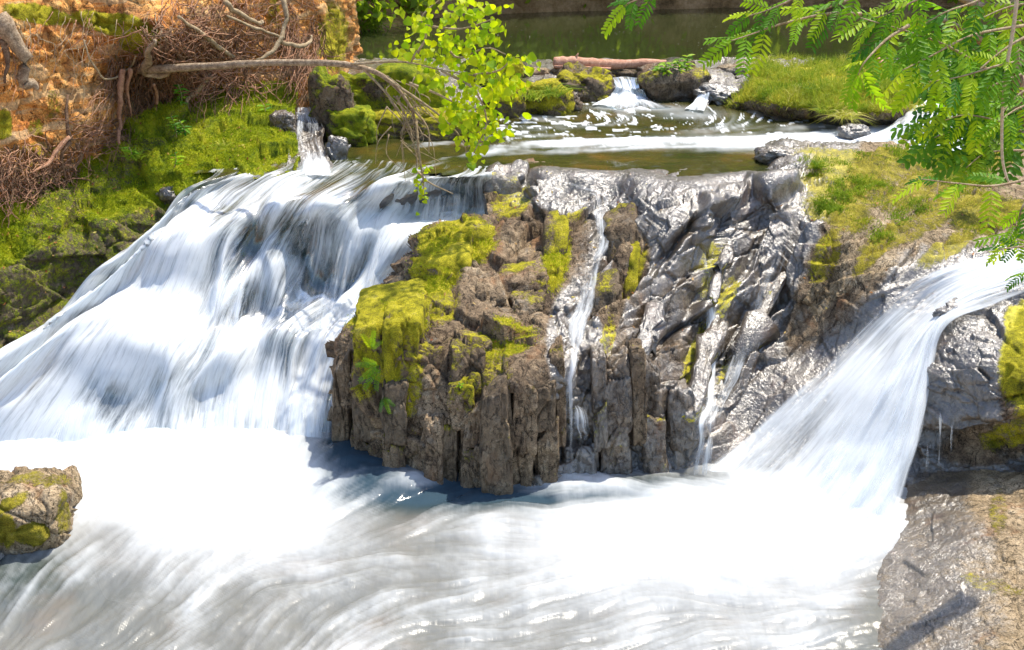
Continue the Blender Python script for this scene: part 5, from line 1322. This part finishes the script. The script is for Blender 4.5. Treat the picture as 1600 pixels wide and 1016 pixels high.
PIN = [pinnate_mesh('pinnate_leaf', M['leaf_green'], int(n), i, wl, .040, dr, ln) for i, (n, wl, dr, ln) in enumerate([(8, .34, .25, 56), (9, .30, .4, 60), (7, .36, .15, 50), (8, .32, .5, 62), (10, .27, .3, 58)])]
PIND = [pinnate_mesh('broad_pinnate_leaf', M['leaf_dark'], int(n), 30 + i, wl, .062, dr, ln) for i, (n, wl, dr, ln) in enumerate([(6, .36, .25, 56), (5, .40, .4, 60), (6, .38, .15, 64)])]
def build_overhanging_tree():
    r = np.random.default_rng(99)
    t = empty('overhanging_tree', D(1700, 400, 7.6))
    tag(t, 'green tree with feathery pinnate leaves overhanging the right side', 'tree')
    branch_tube('trunk', [(1540, -420, 7.2), (1560, -120, 7.4), (1572, 0, 7.5), (1578, 90, 7.6), (1598, 160, 7.7), (1640, 250, 7.8), (1720, 420, 7.9)], [.03, .045, .05, .06, .066, .075, .10], t, 'bark', 3, 50)
    branch_tube('branch', [(1470, -25, 7.3), (1510, 2, 7.35), (1550, 12, 7.4), (1575, 8, 7.45)], [.015, .022, .026, .03], t, 'bark', 4)
    branch_tube('branch', [(1470, 30, 7.3), (1500, 45, 7.35), (1550, 75, 7.45), (1576, 95, 7.55)], [.015, .025, .03, .03], t, 'bark', 5)
    twigs = [ # picks, leaf length px, leaf count, dark?
     ([(1345, 22, 6.6), (1290, 22, 6.5), (1220, 38, 6.4), (1170, 55, 6.35), (1142, 64, 6.3)], 74, 9, 0),
     ([(1080, -50, 6.3), (1030, -15, 6.3), (995, 0, 6.3), (980, 6, 6.3)], 66, 6, 0),
     ([(1545, 110, 7.2), (1480, 72, 7.0), (1420, 50, 6.8), (1345, 28, 6.6)], 84, 9, 0),
     ([(1420, 40, 6.7), (1385, 62, 6.6), (1352, 96, 6.5), (1340, 118, 6.5)], 78, 8, 0),
     ([(1600, 40, 7.2), (1520, 55, 7.0), (1450, 90, 6.8), (1410, 110, 6.7)], 84, 9, 0),
     ([(1290, -60, 6.4), (1250, -10, 6.4), (1205, 14, 6.4), (1170, 25, 6.4)], 72, 8, 0),
     ([(1380, -60, 6.5), (1340, -10, 6.5), (1300, 10, 6.5), (1270, 20, 6.5)], 70, 8, 0),
     ([(1500, -50, 6.7), (1440, -5, 6.7), (1400, 15, 6.7), (1370, 28, 6.7)], 76, 8, 0),
     ([(1600, -40, 7.0), (1530, 0, 7.0), (1480, 18, 6.9), (1440, 40, 6.9)], 80, 8, 0),
     ([(1640, 100, 7.6), (1560, 130, 7.4), (1500, 150, 7.3), (1470, 130, 7.2)], 76, 10, 1),
     ([(1640, 140, 7.8), (1560, 180, 7.6), (1500, 200, 7.5), (1460, 215, 7.4)], 72, 12, 1),
     ([(1640, 60, 7.8), (1560, 90, 7.6), (1500, 110, 7.5), (1460, 100, 7.5)], 76, 12, 1),
     ([(1640, 190, 7.8), (1590, 210, 7.7), (1540, 225, 7.6), (1500, 240, 7.5)], 66, 12, 1),
     ([(1640, 240, 7.4), (1590, 235, 7.3), (1540, 240, 7.2), (1510, 262, 7.1)], 62, 8, 1),
     ([(1640, 270, 6.6), (1560, 290, 6.5), (1500, 287, 6.4), (1440, 280, 6.4)], 66, 6, 0),
     ([(1640, 285, 6.5), (1600, 320, 6.4), (1590, 355, 6.4), (1580, 370, 6.4)], 62, 7, 0),
     ([(1660, 380, 6.4), (1600, 385, 6.3), (1560, 390, 6.3)], 44, 6, 1),
     ([(1660, 425, 6.3), (1620, 425, 6.2), (1602, 428, 6.2)], 40, 3, 0),
     ([(1640, 20, 7.8), (1570, 40, 7.6), (1520, 60, 7.6)], 76, 9, 1),
     ([(1650, 0, 7.4), (1580, 10, 7.3), (1530, 30, 7.2)], 80, 8, 0),
     ([(1640, 150, 7.2), (1590, 170, 7.1), (1560, 190, 7.0)], 66, 8, 0),
     ([(1640, 90, 7.0), (1570, 100, 6.9), (1500, 120, 6.8), (1440, 130, 6.8)], 70, 12, 0), ([(1640, 200, 7.3), (1570, 190, 7.2), (1510, 180, 7.1), (1470, 190, 7.1)], 62, 12, 0),
     ([(1640, 170, 7.9), (1570, 150, 7.8), (1500, 160, 7.7), (1450, 190, 7.7)], 70, 12, 1), ([(1640, 110, 8.0), (1570, 60, 7.9), (1510, 80, 7.8), (1470, 60, 7.8)], 74, 12, 1), ([(1640, 220, 8.0), (1580, 200, 7.9), (1530, 190, 7.8), (1480, 215, 7.8)], 66, 12, 1), ([(1640, 20, 8.0), (1590, 110, 7.9), (1560, 150, 7.8), (1540, 190, 7.8)], 66, 12, 1),
     ([(1640, 40, 7.1), (1580, 70, 7.0), (1530, 110, 6.9), (1500, 150, 6.9)], 66, 12, 0), ([(1640, 120, 7.4), (1590, 150, 7.3), (1540, 210, 7.2), (1530, 235, 7.2)], 60, 10, 1),
    ]
    for i, (pk, ln, n, dk) in enumerate(twigs):
        if pk[0][1] < 0:                                  # carried by the limb above the frame
            x0, y0, Y0 = pk[0]
            branch_tube('twig', [(1545, -330, 7.25), ((1545 + x0) / 2, -200 + y0 * .5, (7.25 + Y0) / 2), (x0, y0, Y0)], [.02, .016, .012], t, 'twig', 300 + i, 20, .1, 6)
        P = branch_tube('twig', pk, [.012, .008, .005, .003], t, 'twig', 200 + i, 24, .1, 6)
        for k in range(n):
            f = 1 - (k / n) * .85
            j = min(int(f * 23), 22); b = P[j]; ax = P[min(j + 1, 23)] - P[max(j - 1, 0)]; ax /= np.linalg.norm(ax)
            side = np.cross(ax, np.array([0, -.6, .8])); side *= (1 if k % 2 else -1)
            d = ax * r.uniform(.3, .8) + side * r.uniform(.4, 1.0) + np.array([0, r.uniform(-.4, .2), r.uniform(-.55, .05)])
            if k == 0: d = ax + np.array([0, 0, -.4])
            d /= np.linalg.norm(d)
            L = ln * r.uniform(.6, 1.05) * (.92 if pk[-1][0] > 1430 else .82) * b[1] / FPX
            nm = np.array([r.normal(0, .35), -.55 + r.normal(0, .3), .8 + r.normal(0, .25)])
            me = PIND[int(r.integers(3))] if dk else PIN[int(r.integers(5))]
            place('leaf', me, t, b, b + d * L, nm)
build_overhanging_tree()
# hanging vine
_v = smooth_path([D(1592, -30, 6.9), D(1584, 40, 6.9), D(1572, 110, 6.9), D(1566, 180, 6.9), D(1566, 245, 6.9), D(1572, 275, 6.9), D(1580, 290, 6.9)], 40)
V, F = tube(_v, np.linspace(.013, .007, 40), 7, 2, .15)
M['vine'] = bark_material('pale_vine_bark', (0.35, 0.28, 0.18), (0.55, 0.46, 0.32), (0.72, 0.64, 0.5))
tag(obj_np('hanging_vine', V, F, M['vine']), 'pale bare vine hanging straight down in front of the tree', 'vine')

def herb(x, y, Y, hpx, nl, seed, label, light=False, lpx=14):
    r = np.random.default_rng(seed)
    b = D(x, y, Y); H = hpx * Y / FPX
    t = empty('herb', b); tag(t, label, 'plant')
    top = b + np.array([r.uniform(-.05, .05), -.05, H])
    P = smooth_path([b, (b + top) / 2 + np.array([.02, 0, 0]), top], 10)
    V, F = tube(P, np.linspace(.006, .003, 10), 5); child_np('stem', V, F, M['twig'], t)
    for k in range(nl):
        f = .2 + .8 * k / nl; p = P[int(f * 9)]
        a = k * 2.4 + r.uniform(-.4, .4)
        d = np.array([math.cos(a), math.sin(a), r.uniform(-.2, .5)]); d /= np.linalg.norm(d)
        place('leaf', (LANCE_Y if light else LANCE)[int(r.integers(2))], t, p, p + d * lpx * r.uniform(.7, 1.2) * Y / FPX, (0, -.4, 1))
herb(284, 165, 13.9, 34, 18, 1, 'upper leafy green herb against the dark hollow')
herb(276, 215, 13.5, 36, 22, 2, 'lower leafy green herb rooted on the moss ledge')
herb(290, 212, 13.5, 26, 14, 3, 'small leafy herb just right of the lower herb')
herb(272, 262, 13.0, 26, 12, 4, 'pale leafed seedling in the middle of the moss ledge', True)
herb(412, 182, 14.6, 20, 9, 5, 'light seedling at the top of the moss ledge', True)
herb(716, 605, 9.6, 12, 7, 6, 'tiny green seedling in a crack of the cliff', True, 8)
herb(205, 250, 13.0, 22, 8, 7, 'bright seedling at the foot of the clay bank', True, 16)
for i, (x, y, h, lab) in enumerate([(1040, 122, 26, 'leafy left shrub shoot on the flat topped rock'), (1056, 120, 30, 'middle shrub shoot on the flat topped rock'), (1072, 116, 30, 'tall right shrub shoot on the flat topped rock'), (1028, 120, 16, 'lowest shrub shoot beside the log end')]):
    herb(x, y, float(W(x, y, UP + .35)[1]), h, 24, 20 + i, lab, True, 13)

def fern(x, y, Y, picks, label):
    b = D(x, y, Y); t = empty('fern', b); tag(t, label, 'fern')
    for (tx, ty) in picks:
        tip = D(tx, ty, Y - .12); place('frond', FERN, t, b, tip, (0, -.7, .6))
FERN = pinnate_mesh('fern_frond', M['leaf_green'], 14, 55, .17, .016, .25, 68)
fern(592, 572, 9.78, [(562, 566), (560, 590), (566, 604), (584, 608), (575, 560)], 'bright green fern growing from the mossy corner block')
fern(600, 620, 9.74, [(592, 640), (606, 644), (612, 632)], 'small fern lower down the mossy corner block')
fern(580, 545, 9.85, [(572, 528), (582, 525), (590, 536)], 'tiny fern sprig high on the mossy corner block')

# ---- woodland mirrored in the pond
def build_woodland():
    r = np.random.default_rng(123); Vs, Fs, o = [], [], 0
    n = 34000
    NC = 170
    ii = np.where(r.random(NC) < .5, r.uniform(.08, .24, NC), r.uniform(.3, 1, NC)) * 59; ii = ii.astype(int); jj = r.integers(0, 160, NC)
    c0 = FARP[ii, jj] + np.array([0, -.35, .2]); cx, cy, cz = c0[:, 0], c0[:, 1], c0[:, 2]
    k = r.integers(0, 170, n); sz = r.uniform(.25, .7, 170)
    p = np.stack([cx[k], cy[k], cz[k]], -1) + r.normal(0, 1, (n, 3)) * sz[k][:, None] * np.array([.8, .6, .5])
    a = r.normal(0, 1, (n, 3)); a /= np.linalg.norm(a, axis=1, keepdims=True); b = np.cross(a, r.normal(0, 1, (n, 3))); b /= np.linalg.norm(b, axis=1, keepdims=True)
    s = r.uniform(.08, .18, n)[:, None]
    V = np.stack([p - a * s, p + b * s * .5, p + a * s, p - b * s * .5], 1).reshape(-1, 3)
    F = np.arange(n * 4).reshape(-1, 4)
    o = obj_np('far_undergrowth', V, F, M['leaf_far'], smooth=False, recentre=False)
    tag(o, 'dark green woodland on the far bank mirrored in the pond', 'undergrowth', kind='stuff')
build_woodland()
def build_far_roots():
    r = np.random.default_rng(5); parts = []
    for k in range(160):
        j = int(r.integers(20, 150)); b = FARP[int(r.integers(6, 16)), j] + np.array([0, -.15, .1])
        P = [b]
        for q in range(7): P.append(P[-1] + np.array([r.normal(0, .1), r.normal(-.02, .04), -r.uniform(.02, .14)]))
        parts.append(tube(smooth_path(P, 10), np.linspace(.015, .004, 10), 4))
    V, F = merge(parts)
    tag(obj_np('far_roots', V, F, M['root'], recentre=False), 'thin roots trailing from the far bank into the pond', 'roots', kind='stuff')
build_far_roots()

# ---- dead leaves lying about
def build_litter():
    r = np.random.default_rng(314); pos, nr = [], []
    for P, N, mask, n in ((BEDX['P'], BEDX['N'], np.clip(BEDX['N'][..., 2] - .3, 0, 1) * (_X < 1620) * (_Y < 560) * (_Y > 235), 260), (LX['P'][:-1, :-1], LX['N'][:-1, :-1], np.where(LX['keep'], np.clip(LX['N'][:-1, :-1, 2], 0, 1), 0), 420)):
        m = mask.ravel() / mask.sum(); k = r.choice(len(m), n, p=m)
        pos.append(P.reshape(-1, 3)[k] + N.reshape(-1, 3)[k] * .012); nr.append(N.reshape(-1, 3)[k])
    p = np.concatenate(pos); n_ = np.concatenate(nr) + r.normal(0, .35, (len(p), 3)); n_ /= np.linalg.norm(n_, axis=1, keepdims=True)
    a = np.cross(n_, r.normal(0, 1, p.shape)); a /= np.linalg.norm(a, axis=1, keepdims=True); b = np.cross(n_, a)
    s_ = r.uniform(.010, .026, len(p))[:, None]
    V = np.stack([p - a * s_, p + b * s_ * .45, p + a * s_ + n_ * s_ * .4, p - b * s_ * .45], 1).reshape(-1, 3)
    M['litter'] = blade_material('dead_leaves', [(0.0, (0.20, 0.06, 0.02)), (0.4, (0.42, 0.17, 0.05)), (0.75, (0.55, 0.33, 0.10)), (1.0, (0.62, 0.52, 0.12))], .2)
    o = obj_np('leaf_litter', V, np.arange(len(V)).reshape(-1, 4), M['litter'], {'tone': np.repeat(r.random(len(p)), 4)}, smooth=False, recentre=False)
    tag(o, 'scattered small dead leaves lying on moss and rock', 'leaf litter', kind='stuff')
build_litter()
